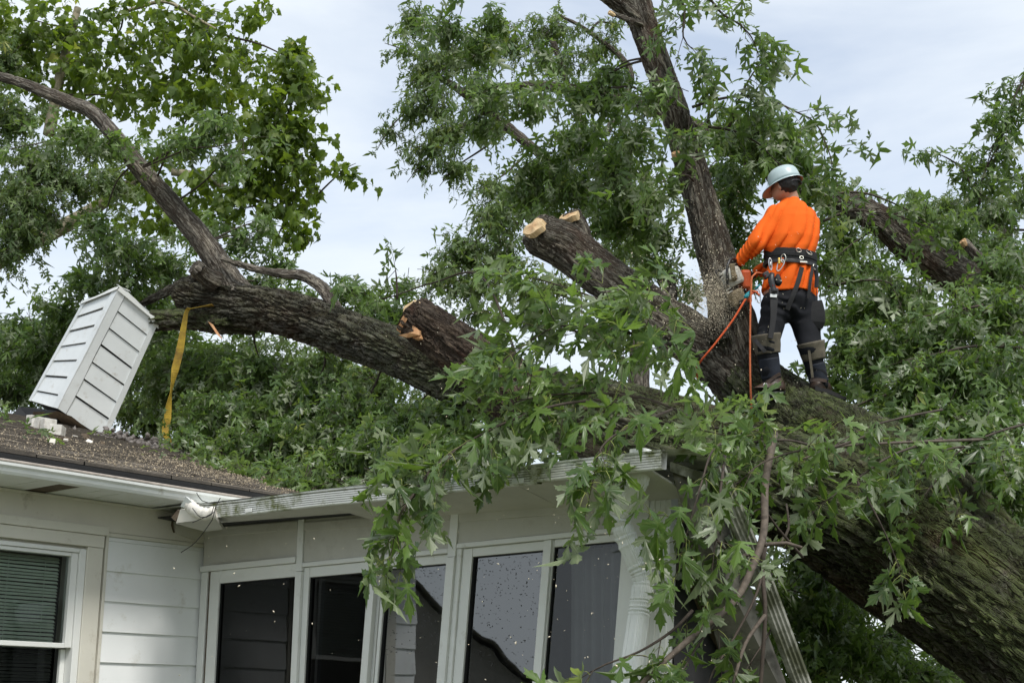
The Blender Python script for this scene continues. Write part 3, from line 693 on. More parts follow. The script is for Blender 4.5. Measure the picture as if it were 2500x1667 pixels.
obj('curtain', vv, [(2 * k, 2 * k + 2, 2 * k + 3, 2 * k + 1) for k in range(40)], M['curtain'], sun_r, smooth=True)
# soffit panels, sloping up from wall to gutter
jn = [(.0, 2.872), (.9, 2.846), (1.66, 2.82), (2.35, 2.79), (3.41, 2.752), (3.86, 2.735)]
gz = lambda s: float(np.interp(s, [.2, .66, 2.17, 3.75, 4.2], [2.888, 2.872, 2.842, 2.815, 2.803]))
vv = []; fs = []
pj = lambda s: float(np.interp(s, [a for a, _ in jn], [b for _, b in jn]))
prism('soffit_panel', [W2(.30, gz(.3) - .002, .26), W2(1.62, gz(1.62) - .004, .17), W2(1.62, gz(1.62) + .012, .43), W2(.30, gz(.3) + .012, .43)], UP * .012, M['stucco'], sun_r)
prism('void_shade_sheet', [W2(.04, 2.905, .012), W2(1.62, 2.86, .012), W2(1.62, gz(1.62) + .03, .42), W2(.04, gz(.1) + .04, .42)], UP * .01, M['black'], sun_r)  # black sheet stands in for the shadow between soffit and header
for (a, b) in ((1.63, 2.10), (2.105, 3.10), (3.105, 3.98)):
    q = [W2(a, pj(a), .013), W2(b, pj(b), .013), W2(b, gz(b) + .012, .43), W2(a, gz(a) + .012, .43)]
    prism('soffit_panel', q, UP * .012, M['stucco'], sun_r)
# ribbed gutter / fascia
M['grime'] = plain('algae_grime', (.06, .065, .03), .9, var=.5, scale=14, dirt=(.45, .46, .42), dirt_scale=7, dirt_lo=.52, dirt_hi=.7)
prof = [(.425, .092), (.43, .002), (.468, .0)]
for k in range(6):
    z0 = .014 + k * .0125
    prof += [(.474 + .001 * k, z0 - .009), (.475 + .001 * k, z0), (.466 + .001 * k, z0 + .002), (.466 + .001 * k, z0 + .0055)]
prof += [(.482, .086), (.484, .094), (.440, .098)]
st = [(s, gz(s) + .003 * math.sin(s * 5), .002 * math.sin(s * 7)) for s in np.linspace(.36, 3.28, 16)]
g2 = sweep('gutter', W2, prof, st, M['gutter'], sun_r)
for k in range(6):                                             # black algae sits in each groove
    z0 = .014 + k * .0125; o0 = .4685 + .001 * k
    sweep('groove_grime', W2, [(o0, z0 + .0005), (o0 + .0015, z0 + .0028), (o0, z0 + .0052)], st, M['grime'], g2)
st2 = [(s, gz(s) + .006, .004) for s in np.linspace(3.24, 4.08, 6)]
g3 = sweep('gutter', W2, prof, st2, M['gutter'], sun_r)
for k in range(0, 6, 2): sweep('groove_grime', W2, [(.4685 + .001 * k, .0145 + k * .0125), (.47 + .001 * k, .017 + k * .0125), (.4685 + .001 * k, .019 + k * .0125)], st2, M['grime'], g3)
S2('gutter_clip', 1.0, 1.06, gz(1.0) + .006, gz(1.0) + .03, .482, .487, 'alu', g2); S2('gutter_clip', 3.12, 3.2, gz(3.1) + .004, gz(3.1) + .03, .482, .487, 'alu', g2)
# roof sheet on top (low slope, hidden from below)
obj('roof', [W2(.0, gz(.2) + .10, .47), W2(4.2, gz(4.2) + .10, .47), W2(4.1, 2.88, -.6), W2(2.2, 3.05, -2.6), W2(.0, 3.12, -2.6)], [(0, 1, 2, 3, 4)], M['gutter'], sun_r)
# crushed end: the roof edge folded down at the corner
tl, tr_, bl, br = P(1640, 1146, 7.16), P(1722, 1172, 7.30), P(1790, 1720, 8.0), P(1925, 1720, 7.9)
prism('crushed_soffit', [tl, tr_, br, bl], np.array([.03, .03, .02]), plain('shade_toned_soffit', (.20, .19, .165), .8, var=.2, scale=5, dirt=(.06, .055, .045), dirt_scale=4, dirt_lo=.45, dirt_hi=.62), sun_r)  # soffit colour darkened in place of shade at the crushed end
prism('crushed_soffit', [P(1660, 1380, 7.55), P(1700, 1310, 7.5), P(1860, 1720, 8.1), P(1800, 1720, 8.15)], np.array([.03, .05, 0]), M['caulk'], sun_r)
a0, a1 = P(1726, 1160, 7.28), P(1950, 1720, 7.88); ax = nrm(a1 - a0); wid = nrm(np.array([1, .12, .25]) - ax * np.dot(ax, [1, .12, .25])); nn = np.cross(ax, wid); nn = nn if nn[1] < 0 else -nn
vv = []; K = 15; M['dim'] = plain('shade_toned_gutter', (.30, .30, .26), .7, var=.3, scale=9, dirt=(.08, .085, .05), dirt_scale=6, dirt_lo=.42, dirt_hi=.6)  # gutter colour darkened to stand in for shade from the tree above
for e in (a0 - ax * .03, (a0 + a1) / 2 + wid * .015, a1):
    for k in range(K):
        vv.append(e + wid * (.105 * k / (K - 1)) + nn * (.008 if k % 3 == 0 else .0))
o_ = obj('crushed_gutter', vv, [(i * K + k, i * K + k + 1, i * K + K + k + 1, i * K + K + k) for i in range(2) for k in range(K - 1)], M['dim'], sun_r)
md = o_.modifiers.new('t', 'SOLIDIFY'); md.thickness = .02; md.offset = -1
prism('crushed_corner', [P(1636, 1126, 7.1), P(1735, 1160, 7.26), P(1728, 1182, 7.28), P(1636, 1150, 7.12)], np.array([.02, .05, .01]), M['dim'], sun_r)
# downspout: ribbed oval pipe with two elbows
dsp = [P(1564, 1098, 7.18), P(1560, 1165, 7.18), P(1540, 1205, 7.28), P(1514, 1248, 7.42), P(1520, 1290, 7.46), P(1553, 1368, 7.47), P(1569, 1412, 7.47), P(1565, 1460, 7.46), P(1536, 1667, 7.42), P(1480, 2080, 7.4)]
path, _ = resample(dsp, np.ones(len(dsp)), .012)
t, A, B = frames(path); 
wx = nrm(D2 - t * (t @ D2)[:, None]); wy = np.cross(t, wx)
seg = 44; vv = []
for i in range(len(path)):
    crimp = 0
    for (kk) in (1, 3, 4, 6, 7):
        d_ = np.linalg.norm(path[i] - dsp[kk]); crimp += .0035 * math.sin(d_ * 300) * (d_ < .09)
    for j in range(seg):
        a = j / seg * 2 * math.pi; c_, s_ = math.cos(a), math.sin(a)
        e = .55; x = math.copysign(abs(c_) ** e, c_) * (.052 + crimp); y = math.copysign(abs(s_) ** e, s_) * (.038 + crimp)
        k_ = 1 + .035 * math.cos(a * 22)
        vv.append(path[i] + wx[i] * x * k_ + wy[i] * y * k_)
n_ = len(path)
obj('downspout', vv, [(i * seg + j, i * seg + (j + 1) % seg, (i + 1) * seg + (j + 1) % seg, (i + 1) * seg + j) for i in range(n_ - 1) for j in range(seg)], M['gutterclean'], sun_r)
# broken pieces at the inner end: accordion elbow, torn downspout piece, wires
ep = [P(462, 1232, 8.95), P(478, 1246, 8.88), P(500, 1254, 8.85), P(528, 1250, 8.85)]
path, _ = resample(ep, np.ones(4), .006); t, A, B = frames(path); vv = []; seg = 24
wx = nrm(UP - t * (t @ UP)[:, None]); wy = np.cross(t, wx)
for i in range(len(path)):
    for j in range(seg):
        a = j / seg * 6.2832; k_ = 1 + .09 * math.sin(i * .9)
        vv.append(path[i] + wx[i] * math.cos(a) * .038 * k_ + wy[i] * math.sin(a) * .032 * k_)
obj('broken_elbow', vv, [(i * seg + j, i * seg + (j + 1) % seg, (i + 1) * seg + (j + 1) % seg, (i + 1) * seg + j) for i in range(len(path) - 1) for j in range(seg)] + [tuple(range(seg))], M['frieze'], sun_r)
prism('torn_metal', [P(453, 1211, 8.9), P(476, 1232, 8.88), P(472, 1243, 8.9), P(440, 1236, 8.95)], np.array([.01, .03, .0]), M['gutterclean'], sun_r)
prism('torn_metal', [P(440, 1243, 8.97), P(480, 1244, 8.9), P(520, 1266, 8.85), P(430, 1276, 9.0)], np.array([.01, .05, .01]), M['frieze'], sun_r)
prism('torn_metal', [P(430, 1278, 9.0), P(525, 1264, 8.9), P(545, 1292, 9.3), P(500, 1297, 9.4)], np.array([.0, .02, .02]), M['stucco'], sun_r)
prism('torn_metal', [P(418, 1262, 9.1), P(434, 1243, 9.05), P(442, 1248, 9.0), P(428, 1272, 9.0)], np.array([.01, .03, .0]), M['caulk'], sun_r)
for pts in ([(538, 1215, 8.8), (525, 1240, 8.78), (518, 1268, 8.78), (478, 1322, 8.85), (442, 1348, 8.9)], [(470, 1240, 8.8), (490, 1262, 8.76), (516, 1256, 8.76), (522, 1236, 8.78)], [(480, 1203, 8.8), (494, 1222, 8.78), (522, 1228, 8.78), (545, 1222, 8.8)], [(470, 1275, 8.8), (500, 1262, 8.76), (522, 1250, 8.76)]):
    tube('loose_wire', [P(*q) for q in pts], [.0028] * len(pts), M['black'], sun_r, .03, 5)

# ================================================================== neighbour's house, off to the left (seen only as a reflection)
nb_ = thing('neighbour_house', (-28, 6, 0), 'brown gabled neighbour house reflected in the sunroom glass', 'house')
M['nbw'] = plain('neighbour_wall', (.30, .28, .25), .8, var=.2)
hv = []
for x in (-34, -25):
    hv += [(x, 1.9, 0), (x, 10.2, 0), (x, 10.2, 2.2), (x, 6.05, 5.2), (x, 1.9, 2.2)]
obj('wall', hv, [(0, 1, 2, 3, 4), (9, 8, 7, 6, 5), (0, 5, 6, 1), (0, 4, 9, 5), (1, 6, 7, 2)], M['nbw'], nb_)
obj('roof', [(-34.3, 1.4, 1.95), (-24.6, 1.4, 1.95), (-24.6, 6.05, 5.35), (-34.3, 6.05, 5.35), (-24.6, 10.7, 1.95), (-34.3, 10.7, 1.95)], [(0, 1, 2, 3), (3, 2, 4, 5)], M['nbw'], nb_)

# ================================================================== leaf shapes (unit length, base at 0,0, tip at 0,1)
def mirror_leaf(half_polys, fold=.0, droop=.0, twist=.0, cup=.0):
    """half_polys: polygons of the right half (x >= 0); mirrored; returns verts, tris"""
    vs, ts, idx = [], [], {}
    def vid(x, y):
        k = (round(x, 4), round(y, 4))
        if k not in idx:
            idx[k] = len(vs)
            z = fold * abs(x) - droop * y * y + twist * x * y - cup * x * x + .05 * math.sin(5 * y + 3 * x)
            vs.append((x, y, z))
        return idx[k]
    for poly in half_polys:
        for sgn in (1, -1):
            ids = [vid(sgn * x, y) for x, y in poly]
            if sgn < 0: ids = ids[::-1]
            a = 0 if sgn > 0 else len(ids) - 1
            ring = ids[a:] + ids[:a]
            for i in range(1, len(ring) - 1): ts.append((ring[0], ring[i], ring[i + 1]))
    return np.array(vs, float), np.array(ts, int)
LOWER = [(0, .14), (0, 0), (.10, -.02), (.17, -.09), (.25, -.07), (.38, -.12), (.33, -.03), (.24, .06), (.08, .15)]
SIDE = [(0, .24), (0, .14), (.08, .15), (.22, .19), (.30, .19), (.36, .27), (.45, .28), (.47, .37), (.64, .46), (.50, .47), (.47, .54), (.38, .48), (.33, .52), (.25, .41), (.06, .33), (0, .33)]
TOPL = [(0, .33), (.06, .33), (.08, .50), (.16, .55), (.17, .63), (.28, .70), (.18, .71), (.19, .80), (.10, .80), (0, 1.02)]
HI = [LOWER, SIDE, TOPL]
MID = [[(0, .14), (0, 0), (.18, -.08), (.38, -.10), (.08, .15)], [(0, .33), (0, .14), (.08, .15), (.34, .24), (.62, .46), (.44, .50), (.25, .42), (.06, .33)], [(0, .33), (.06, .33), (.10, .52), (.28, .70), (.12, .76), (0, 1.0)]]
LO = [[(0, .2), (0, 0), (.40, -.05)], [(0, .38), (0, .2), (.14, .2), (.58, .48)], [(0, .38), (.12, .42), (.24, .68), (0, 1.0)]]
SYC = [[(0, .3), (0, .05), (.18, -.04), (.44, .02), (.40, .18), (.58, .30), (.46, .50)], [(0, .3), (.46, .50), (.34, .52), (.30, .74), (.13, .72), (0, 1.0)]]
SHAPES = [(.25, .35, .1, .0), (.45, .15, -.25, .0), (.1, .55, .2, .2), (-.2, .25, -.1, .3), (.6, .5, .3, .0), (.05, .1, .4, .1), (.9, .8, .2, .1), (.3, 1.1, -.4, .2), (-.5, .7, .5, .4)]
LEAF = {k: [mirror_leaf(h, *s) for s in SHAPES] for k, h in (('hi', HI), ('mid', MID), ('lo', LO), ('syc', SYC))}

class Foliage:
    """gathers leaves and thin twigs of one tree, then writes 300 leaf objects and one mesh with the rest"""
    def __init__(self): self.L = []; self.tw = []; self.pt = []
    def sprays(self, b, g, length, nodes, size, kind, droop=.35, hang=.9, wind=(-.35, 0, 0), petiole=.5, twig_r=.004, spread=1.0):
        b = np.asarray(b, float); g = nrm(np.asarray(g, float)); S = len(b)
        if S == 0: return
        length = np.broadcast_to(length, (S,)) * rng.uniform(.7, 1.25, S)
        wind = np.asarray(wind, float); tone = rng.random(S)
        curve = lambda t: b[:, None] + g[:, None] * (length[:, None] * t[None])[..., None] + (wind * .5 - UP)[None, None] * (droop * length[:, None] * t[None] ** 2)[..., None]
        t = np.linspace(.18, 1, nodes)
        pos = curve(t)                                            # S, K, 3
        tan = nrm(np.gradient(pos, axis=1))
        r0 = rng.normal(0, 1, (S, 1, 3)); s0 = nrm(np.cross(tan, r0)); s1 = np.cross(tan, s0)
        alt = (np.arange(nodes) % 2)[None, :, None]
        side = s0 * alt + s1 * (1 - alt)
        for sg in (1, -1, 0):
            if sg == 0:
                p = pos[:, -1:]; d0 = tan[:, -1:]
            else:
                p = pos; d0 = nrm(side * sg * spread + tan * .55)
            sh = p.shape[:2]
            pd = nrm(d0 + rng.normal(0, .28, sh + (3,)) - UP * .15 + wind * .3)
            sz = size * rng.uniform(.5, 1.28, sh) * np.linspace(1.08, .82, sh[1])[None]
            base = p + pd * (sz * petiole)[..., None]
            d = nrm(pd * .75 - UP * hang * rng.uniform(.4, 1.3, sh)[..., None] + wind * rng.uniform(.3, 1.2, sh)[..., None] + rng.normal(0, .25, sh + (3,)))
            n = UP * .75 + pd * .35 + rng.normal(0, .55, sh + (3,)); n = nrm(n - d * (n * d).sum(-1, keepdims=True))
            self.L.append((base.reshape(-1, 3), d.reshape(-1, 3), n.reshape(-1, 3), sz.ravel(), kind, np.broadcast_to(tone[:, None], sh).ravel()))
            if kind == 'hi': self.pt.append((p.reshape(-1, 3), base.reshape(-1, 3)))
        self.tw.append((curve(np.linspace(0, 1, 4)), twig_r))
    def blob(self, px, py, rx, ry, Y, dY, n, size, kind, length=.55, nodes=6, out=.8, shrink=True, **kw):
        c = P(px, py, Y); k = Y / 3472 * 1.02
        u = nrm(rng.normal(0, 1, (n, 3))) * rng.random((n, 1)) ** .42
        sh_ = lambda r: max(r - .45 * length + .02, r * .45) if shrink else r
        b = c + u * np.array([sh_(rx * k), sh_(dY), sh_(ry * k)])
        g = u * out + rng.normal(0, .5, (n, 3)) * np.array([1, 1, .45]) + np.array([-.15, 0, .12])
        b = b - nrm(g) * (length * .45)
        self.sprays(b, g, length, nodes, size, kind, **kw)
    def bough(self, pts, size, kind, per_m=11, length=.34, nodes=5, side=.9, start=0.0, **kw):
        path, _ = resample([P(*q) for q in pts], np.ones(len(pts)), .02)
        L = np.linalg.norm(np.diff(path, axis=0), axis=1).sum(); n = max(2, int(L * per_m))
        i = (np.linspace(start, .999, n) * (len(path) - 1)).astype(int)
        t = nrm(np.gradient(path, axis=0))[i]
        g = t * .6 + nrm(rng.normal(0, 1, (n, 3))) * side - UP * .15
        self.sprays(path[i], g, length, nodes, size, kind, **kw)
        self.sprays(path[-1:], t[-1:], length, nodes, size, kind, **kw)
    def build(self, parent, mat, twig_mat, n_parts=300, name='leaf'):
        items = []
        for (b, d, n, s, kind, tn) in self.L:
            var = rng.integers(0, len(SHAPES), len(b)); items.append((b, d, n, s, kind, var, tn))
        B = np.concatenate([i[0] for i in items]); D = np.concatenate([i[1] for i in items]); Nn = np.concatenate([i[2] for i in items])
        S = np.concatenate([i[3] for i in items]); V = np.concatenate([i[5] for i in items]); K = np.concatenate([[i[4]] * len(i[0]) for i in items])
        R = np.clip(.55 * np.concatenate([i[6] for i in items]) + .45 * rng.random(len(B)) + .03, 0, 1)
        # the leaves that show largest: nearest, in the frame, facing the camera
        x, y, dep = project(B + D * S[:, None] * .5)
        vis = (x > 5) & (x < 2495) & (y > 5) & (y < 1660)
        view = nrm(EYE - B); score = S / dep * (.35 + np.abs((Nn * view).sum(-1))) * vis
        top = np.argsort(-score)[:n_parts]; top = top[score[top] > 0]
        chosen = np.zeros(len(B), bool); chosen[top] = True
        off = root_loc(parent); cache = {}
        for q in top:
            key = (K[q], V[q], int(R[q] * 4))
            if key not in cache:
                tv, tt = LEAF[key[0]][key[1]]
                me = mesh_data(name, tv, [tuple(map(int, f)) for f in tt], mat)
                a = me.attributes.new('rnd', 'FLOAT', 'POINT'); a.data.foreach_set('value', np.full(len(tv), key[2] / 4 + .12, np.float32))
                a = me.attributes.new('leafco', 'FLOAT_VECTOR', 'POINT'); a.data.foreach_set('vector', (tv * [1, 1, 0]).astype(np.float32).ravel())
                cache[key] = me
            o = bpy.data.objects.new(name, cache[key]); COL.objects.link(o); o.parent = parent
            sd = np.cross(D[q], Nn[q]); m = np.eye(4)
            m[:3, 0] = sd * S[q] * rng.uniform(.6, 1.0); m[:3, 1] = D[q] * S[q]; m[:3, 2] = Nn[q] * S[q]; m[:3, 3] = B[q] - off
            o.matrix_local = Matrix(m.tolist())
        vs, ts, rs, lc = [], [], [], []; base = 0
        for kind in sorted(set(K.tolist())):
            for v in range(len(SHAPES)):
                msk = (K == kind) & (V == v) & ~chosen
                if not msk.any(): continue
                tv, tt = LEAF[kind][v]; m = int(msk.sum())
                d, n, s = D[msk], Nn[msk], S[msk]; sd = np.cross(d, n)
                cur = rng.uniform(.5, 1.6, m)
                w = B[msk][:, None] + s[:, None, None] * (tv[None, :, 0:1] * sd[:, None] * rng.uniform(.6, 1.0, (m, 1, 1)) + tv[None, :, 1:2] * d[:, None] + tv[None, :, 2:3] * n[:, None] * cur[:, None, None])
                vs.append(w.reshape(-1, 3)); ts.append((tt[None] + (np.arange(m) * len(tv))[:, None, None]).reshape(-1, 3) + base)
                rs.append(np.repeat(R[msk], len(tv))); lc.append(np.tile(tv * [1, 1, 0], (m, 1))); base += m * len(tv)
        fast_mesh('foliage', np.concatenate(vs), np.concatenate(ts), mat, parent, np.concatenate(rs), kind='stuff', lco=np.concatenate(lc))
        # twigs and leaf stalks: three-sided, one mesh
        vs, ts = [], []; base = 0
        def tri_tubes(pp, r):                                    # pp: S, K, 3
            nonlocal base
            Sn, Kn = pp.shape[:2]
            t = nrm(np.gradient(pp, axis=1)); a = nrm(np.cross(t, np.array([.3, .9, .2]))); c = np.cross(t, a)
            rr = r * np.linspace(1, .35, Kn)[None, :, None]
            ring = np.stack([pp + rr * (math.cos(k * 2.094) * a + math.sin(k * 2.094) * c) for k in range(3)], 2)   # S,K,3,3
            vs.append(ring.reshape(-1, 3))
            f = []
            for i in range(Kn - 1):
                for k in range(3):
                    a0, a1, b0, b1 = i * 3 + k, i * 3 + (k + 1) % 3, i * 3 + 3 + k, i * 3 + 3 + (k + 1) % 3
                    f += [(a0, a1, b1), (a0, b1, b0)]
            ts.append((np.array(f)[None] + (np.arange(Sn) * Kn * 3)[:, None, None]).reshape(-1, 3) + base); base += Sn * Kn * 3
        for pp, r in self.tw: tri_tubes(pp, r)
        fast_mesh('twigs', np.concatenate(vs), np.concatenate(ts), twig_mat, parent, kind='stuff')
        if self.pt:
            vs, ts = [], []; base = 0
            for a, b in self.pt: tri_tubes(np.stack([a, (a + b) / 2 + UP * .008, b], 1), .0022)
            fast_mesh('leaf_stalks', np.concatenate(vs), np.concatenate(ts), M['twigy'], parent, kind='stuff')

SKEL = []
def limb(name, spec, mat, parent, seg=60, step=.022, wob=.07, caps=True):
    """spec: (px, py, distance, radius)"""
    if seg > 30 and name not in ('limb_stub',): SKEL.append(resample([P(a, b, c) for a, b, c, _ in spec], np.ones(len(spec)), .25)[0])
    return tube(name, [P(a, b, c) for a, b, c, _ in spec], [q[3] for q in spec], mat, parent, step, seg, wob, caps=caps)
def cut_face(c, n, r, mat, parent, ry=None, name='cut_face', rag=.06):
    """slightly domed sawn end with ragged rim"""
    n = nrm(n); a = nrm(np.cross(n, UP if abs(n[2]) < .9 else [1, 0, 0])); b = np.cross(n, a); ry = ry or r
    v = [np.asarray(c) + n * .01]; f = []; K = 28
    for ring in (.4, .75, 1.0):
        for k in range(K):
            t = k / K * 6.2832; w = 1 + rag * (math.sin(t * 3 + 1) + .6 * math.sin(t * 7)) * ring
            v.append(np.asarray(c) + n * (.01 - .012 * ring * (1 + math.sin(t * 5) * .5)) + a * math.cos(t) * r * ring * w + b * math.sin(t) * ry * ring * w)
    for k in range(K): v.append(v[1 + 2 * K + k] - n * .05)
    f += [(0, 1 + k, 1 + (k + 1) % K) for k in range(K)]
    for rg in range(3): f += [(1 + rg * K + k, 1 + (rg + 1) * K + k, 1 + (rg + 1) * K + (k + 1) % K, 1 + rg * K + (k + 1) % K) for k in range(K)]
    o = obj(name, v, f, mat, parent)
    at = o.data.attributes.new('grain', 'FLOAT_VECTOR', 'POINT'); q = np.array(v) - np.asarray(c)
    at.data.foreach_set('vector', np.stack([q @ a, q @ b, q @ n * 0], -1).astype(np.float32).ravel())
    return o

# ================================================================== the fallen silver maple
tree = thing('fallen_maple_tree', P(2900, 2050, 8.5), 'huge mossy silver maple fallen across the house roofs', 'tree')
limb('trunk', [(3350, 2150, 8.0, .64), (2960, 1850, 8.35, .56), (2700, 1680, 8.6, .52), (2430, 1485, 8.9, .475), (2250, 1360, 9.1, .45), (2060, 1250, 9.25, .405), (1900, 1175, 9.4, .36), (1750, 1112, 9.65, .32),
               (1500, 1036, 10.2, .285), (1270, 972, 11.1, .262), (1100, 915, 12.0, .235), (900, 832, 12.8, .212), (700, 765, 13.5, .205), (590, 748, 13.8, .20), (520, 737, 14.0, .19), (458, 722, 14.1, .155), (440, 716, 14.15, .09)],
     M['bark'], tree, seg=200, step=.015, wob=.085)
limb('stem', [(2420, 1440, 8.95, .36), (2270, 1270, 9.25, .38), (2180, 1185, 9.7, .37), (2070, 1120, 10.15, .345), (1938, 1034, 10.85, .315), (1836, 946, 11.1, .28), (1785, 865, 11.12, .23), (1760, 800, 10.95, .19)], M['bark'], tree, seg=160, step=.015, wob=.05)
limb('limb', [(1900, 1000, 11.05, .28), (1775, 888, 11.1, .235), (1680, 818, 11.05, .20), (1600, 768, 11.0, .18), (1500, 697, 11.1, .172), (1430, 640, 11.1, .172), (1375, 597, 11.1, .18), (1330, 578, 11.08, .17), (1306, 562, 11.05, .145), (1299, 557, 11.04, .12)], M['barkm'], tree, 80)
limb('limb_stub', [(1430, 640, 11.15, .13), (1408, 575, 11.2, .115), (1396, 536, 11.2, .10), (1392, 526, 11.2, .095)], M['barkm'], tree, 50)
limb('upright_limb', [(1870, 985, 11.1, .24), (1822, 890, 11.05, .22), (1792, 800, 10.95, .18), (1766, 700, 10.95, .15), (1738, 590, 11.0, .142), (1700, 450, 11.0, .128), (1648, 275, 11.0, .115), (1600, 140, 11.0, .112), (1562, 30, 11.0, .118), (1545, -60, 11.0, .10), (1520, -250, 11.0, .08)], M['barkm'], tree, 60)
limb('limb', [(1572, 55, 11.0, .10), (1520, 10, 10.95, .085), (1450, -40, 10.9, .075), (1300, -140, 10.9, .06)], M['barkm'], tree, 40)
limb('limb_stub', [(1565, 60, 10.9, .03), (1520, 44, 10.8, .022), (1488, 32, 10.75, .020)], M['barkg'], tree, 16, .02)
limb('limb_stub', [(1690, 420, 10.9, .05), (1666, 395, 10.85, .042), (1650, 374, 10.82, .036)], M['barkm'], tree, 20, .02)
limb('limb_stub', [(1600, 790, 11.2, .09), (1628, 735, 11.3, .075), (1630, 700, 11.35, .07), (1622, 678, 11.35, .072)], M['barkm'], tree, 36)
limb('side_limb', [(1330, 1015, 10.85, .25), (1210, 912, 11.0, .225), (1130, 858, 11.1, .205), (1060, 812, 11.2, .19), (1012, 778, 11.28, .178)], M['barkd'], tree, 90, .016, .1)
limb('rising_limb', [(600, 745, 13.85, .19), (560, 690, 13.9, .15), (500, 595, 13.9, .118), (420, 500, 14.0, .108), (330, 398, 14.0, .098), (235, 282, 14.1, .078), (170, 250, 14.2, .072), (100, 222, 14.3, .062), (30, 196, 14.4, .05), (-120, 160, 14.6, .05)], M['barkg'], tree, 44)
limb('limb', [(840, 800, 13.1, .08), (812, 740, 13.2, .066), (785, 702, 13.3, .06), (742, 675, 13.4, .055), (690, 668, 13.5, .045), (620, 655, 13.6, .036), (540, 632, 13.7, .02)], M['barkg'], tree, 24)
limb('limb', [(620, 785, 13.85, .13), (540, 785, 13.9, .115), (470, 778, 14.0, .10), (372, 782, 14.15, .095)], M['bark'], tree, 44)
limb('limb_stub', [(530, 690, 13.75, .10), (498, 672, 13.65, .085), (478, 652, 13.55, .075)], M['barkm'], tree, 30)
limb('limb', [(495, 668, 13.9, .06), (450, 690, 14.2, .05), (400, 715, 14.5, .045), (340, 745, 14.8, .03)], M['barkm'], tree, 20)
limb('limb_stub', [(560, 790, 13.8, .06), (525, 787, 13.6, .05), (508, 795, 13.55, .03)], M['bark'], tree, 20)
limb('arching_limb', [(2960, 1850, 8.6, .34), (2950, 1350, 10.5, .30), (2760, 960, 12.2, .26), (2460, 745, 12.8, .22), (2330, 668, 13.0, .185), (2230, 600, 13.0, .165), (2160, 545, 13.0, .14), (2070, 498, 13.1, .115), (1960, 450, 13.3, .11), (1860, 400, 13.4, .10), (1740, 335, 13.5, .092), (1600, 268, 13.6, .08), (1480, 235, 13.7, .062), (1350, 214, 13.8, .05), (1240, 212, 13.8, .035), (1120, 228, 13.8, .02)], M['barkm'], tree, 54)
limb('broken_branch', [(2440, 690, 12.0, .055), (2390, 630, 11.9, .045), (2352, 590, 11.9, .038)], M['barkg'], tree, 20)
# sawn and torn ends
cut_face(P(1301, 553, 10.93), (-.62, -.62, .48), .105, M['ring'], tree, .085, rag=.07)
cut_face(P(1389, 524, 11.12), (-.42, -.55, .72), .088, M['ring'], tree, .07, rag=.07)
prism('cut_face', [P(1330, 552, 10.98), P(1356, 562, 11.0), P(1342, 568, 10.98), P(1324, 564, 10.96)], np.array([.01, .05, -.02]), M['cut'], tree, .004)
cut_face(P(1649, 372, 10.81), (-.3, -.5, .8), .036, M['ring'], tree)
cut_face(P(1487, 31, 10.74), (-.8, -.4, .3), .02, M['cut'], tree)
cut_face(P(1622, 677, 11.34), (-.1, -.35, .9), .066, M['barkd'], tree)
cut_face(P(477, 651, 13.53), (-.7, -.5, .6), .072, M['barkg'], tree)
cut_face(P(2350, 588, 11.88), (-.6, -.3, .7), .034, M['ring'], tree)
# split end of the side limb: stepped splintery face
cut_face(P(1006, 773, 11.26), P(1006, 773, 11.26) - P(1060, 815, 11.2), .15, M['split'], tree, .155, rag=.12)
prism('splintered_face', [P(982, 768, 11.2), P(1000, 780, 11.15), P(1022, 806, 11.05), P(1026, 826, 11.02), P(1008, 826, 11.05), P(992, 806, 11.15)], np.array([.06, .12, 0]), M['split'], tree, .01)
prism('splintered_face', [P(984, 748, 11.2), P(1012, 731, 11.15), P(1030, 738, 11.1), P(1004, 782, 11.12), P(982, 770, 11.18)], np.array([.05, .12, 0]), M['cut'], tree, .01)
prism('splinter', [P(972, 818, 11.1), P(1000, 812, 11.0), P(1024, 806, 11.0), P(1024, 818, 11.0), P(992, 824, 11.05)], np.array([.01, .05, .01]), M['split'], tree)
prism('splinter', [P(508, 785, 13.5), P(516, 790, 13.48), P(540, 826, 13.45), P(528, 815, 13.45)], np.array([.01, .03, 0]), M['split'], tree)

FO = Foliage()
M['bark_t'] = plain('grey_twig_bark', (.10, .08, .062), .8, var=.4, scale=30, bmp=.5, bscale=70)
nb_count = 0
def branch(pts, r0=.02, r1=.006, mat='twig', seg=7):
    n = len(pts); tube('branch', [P(*q) for q in pts], list(np.linspace(r0, r1, n)), M[mat], tree, .05, seg)
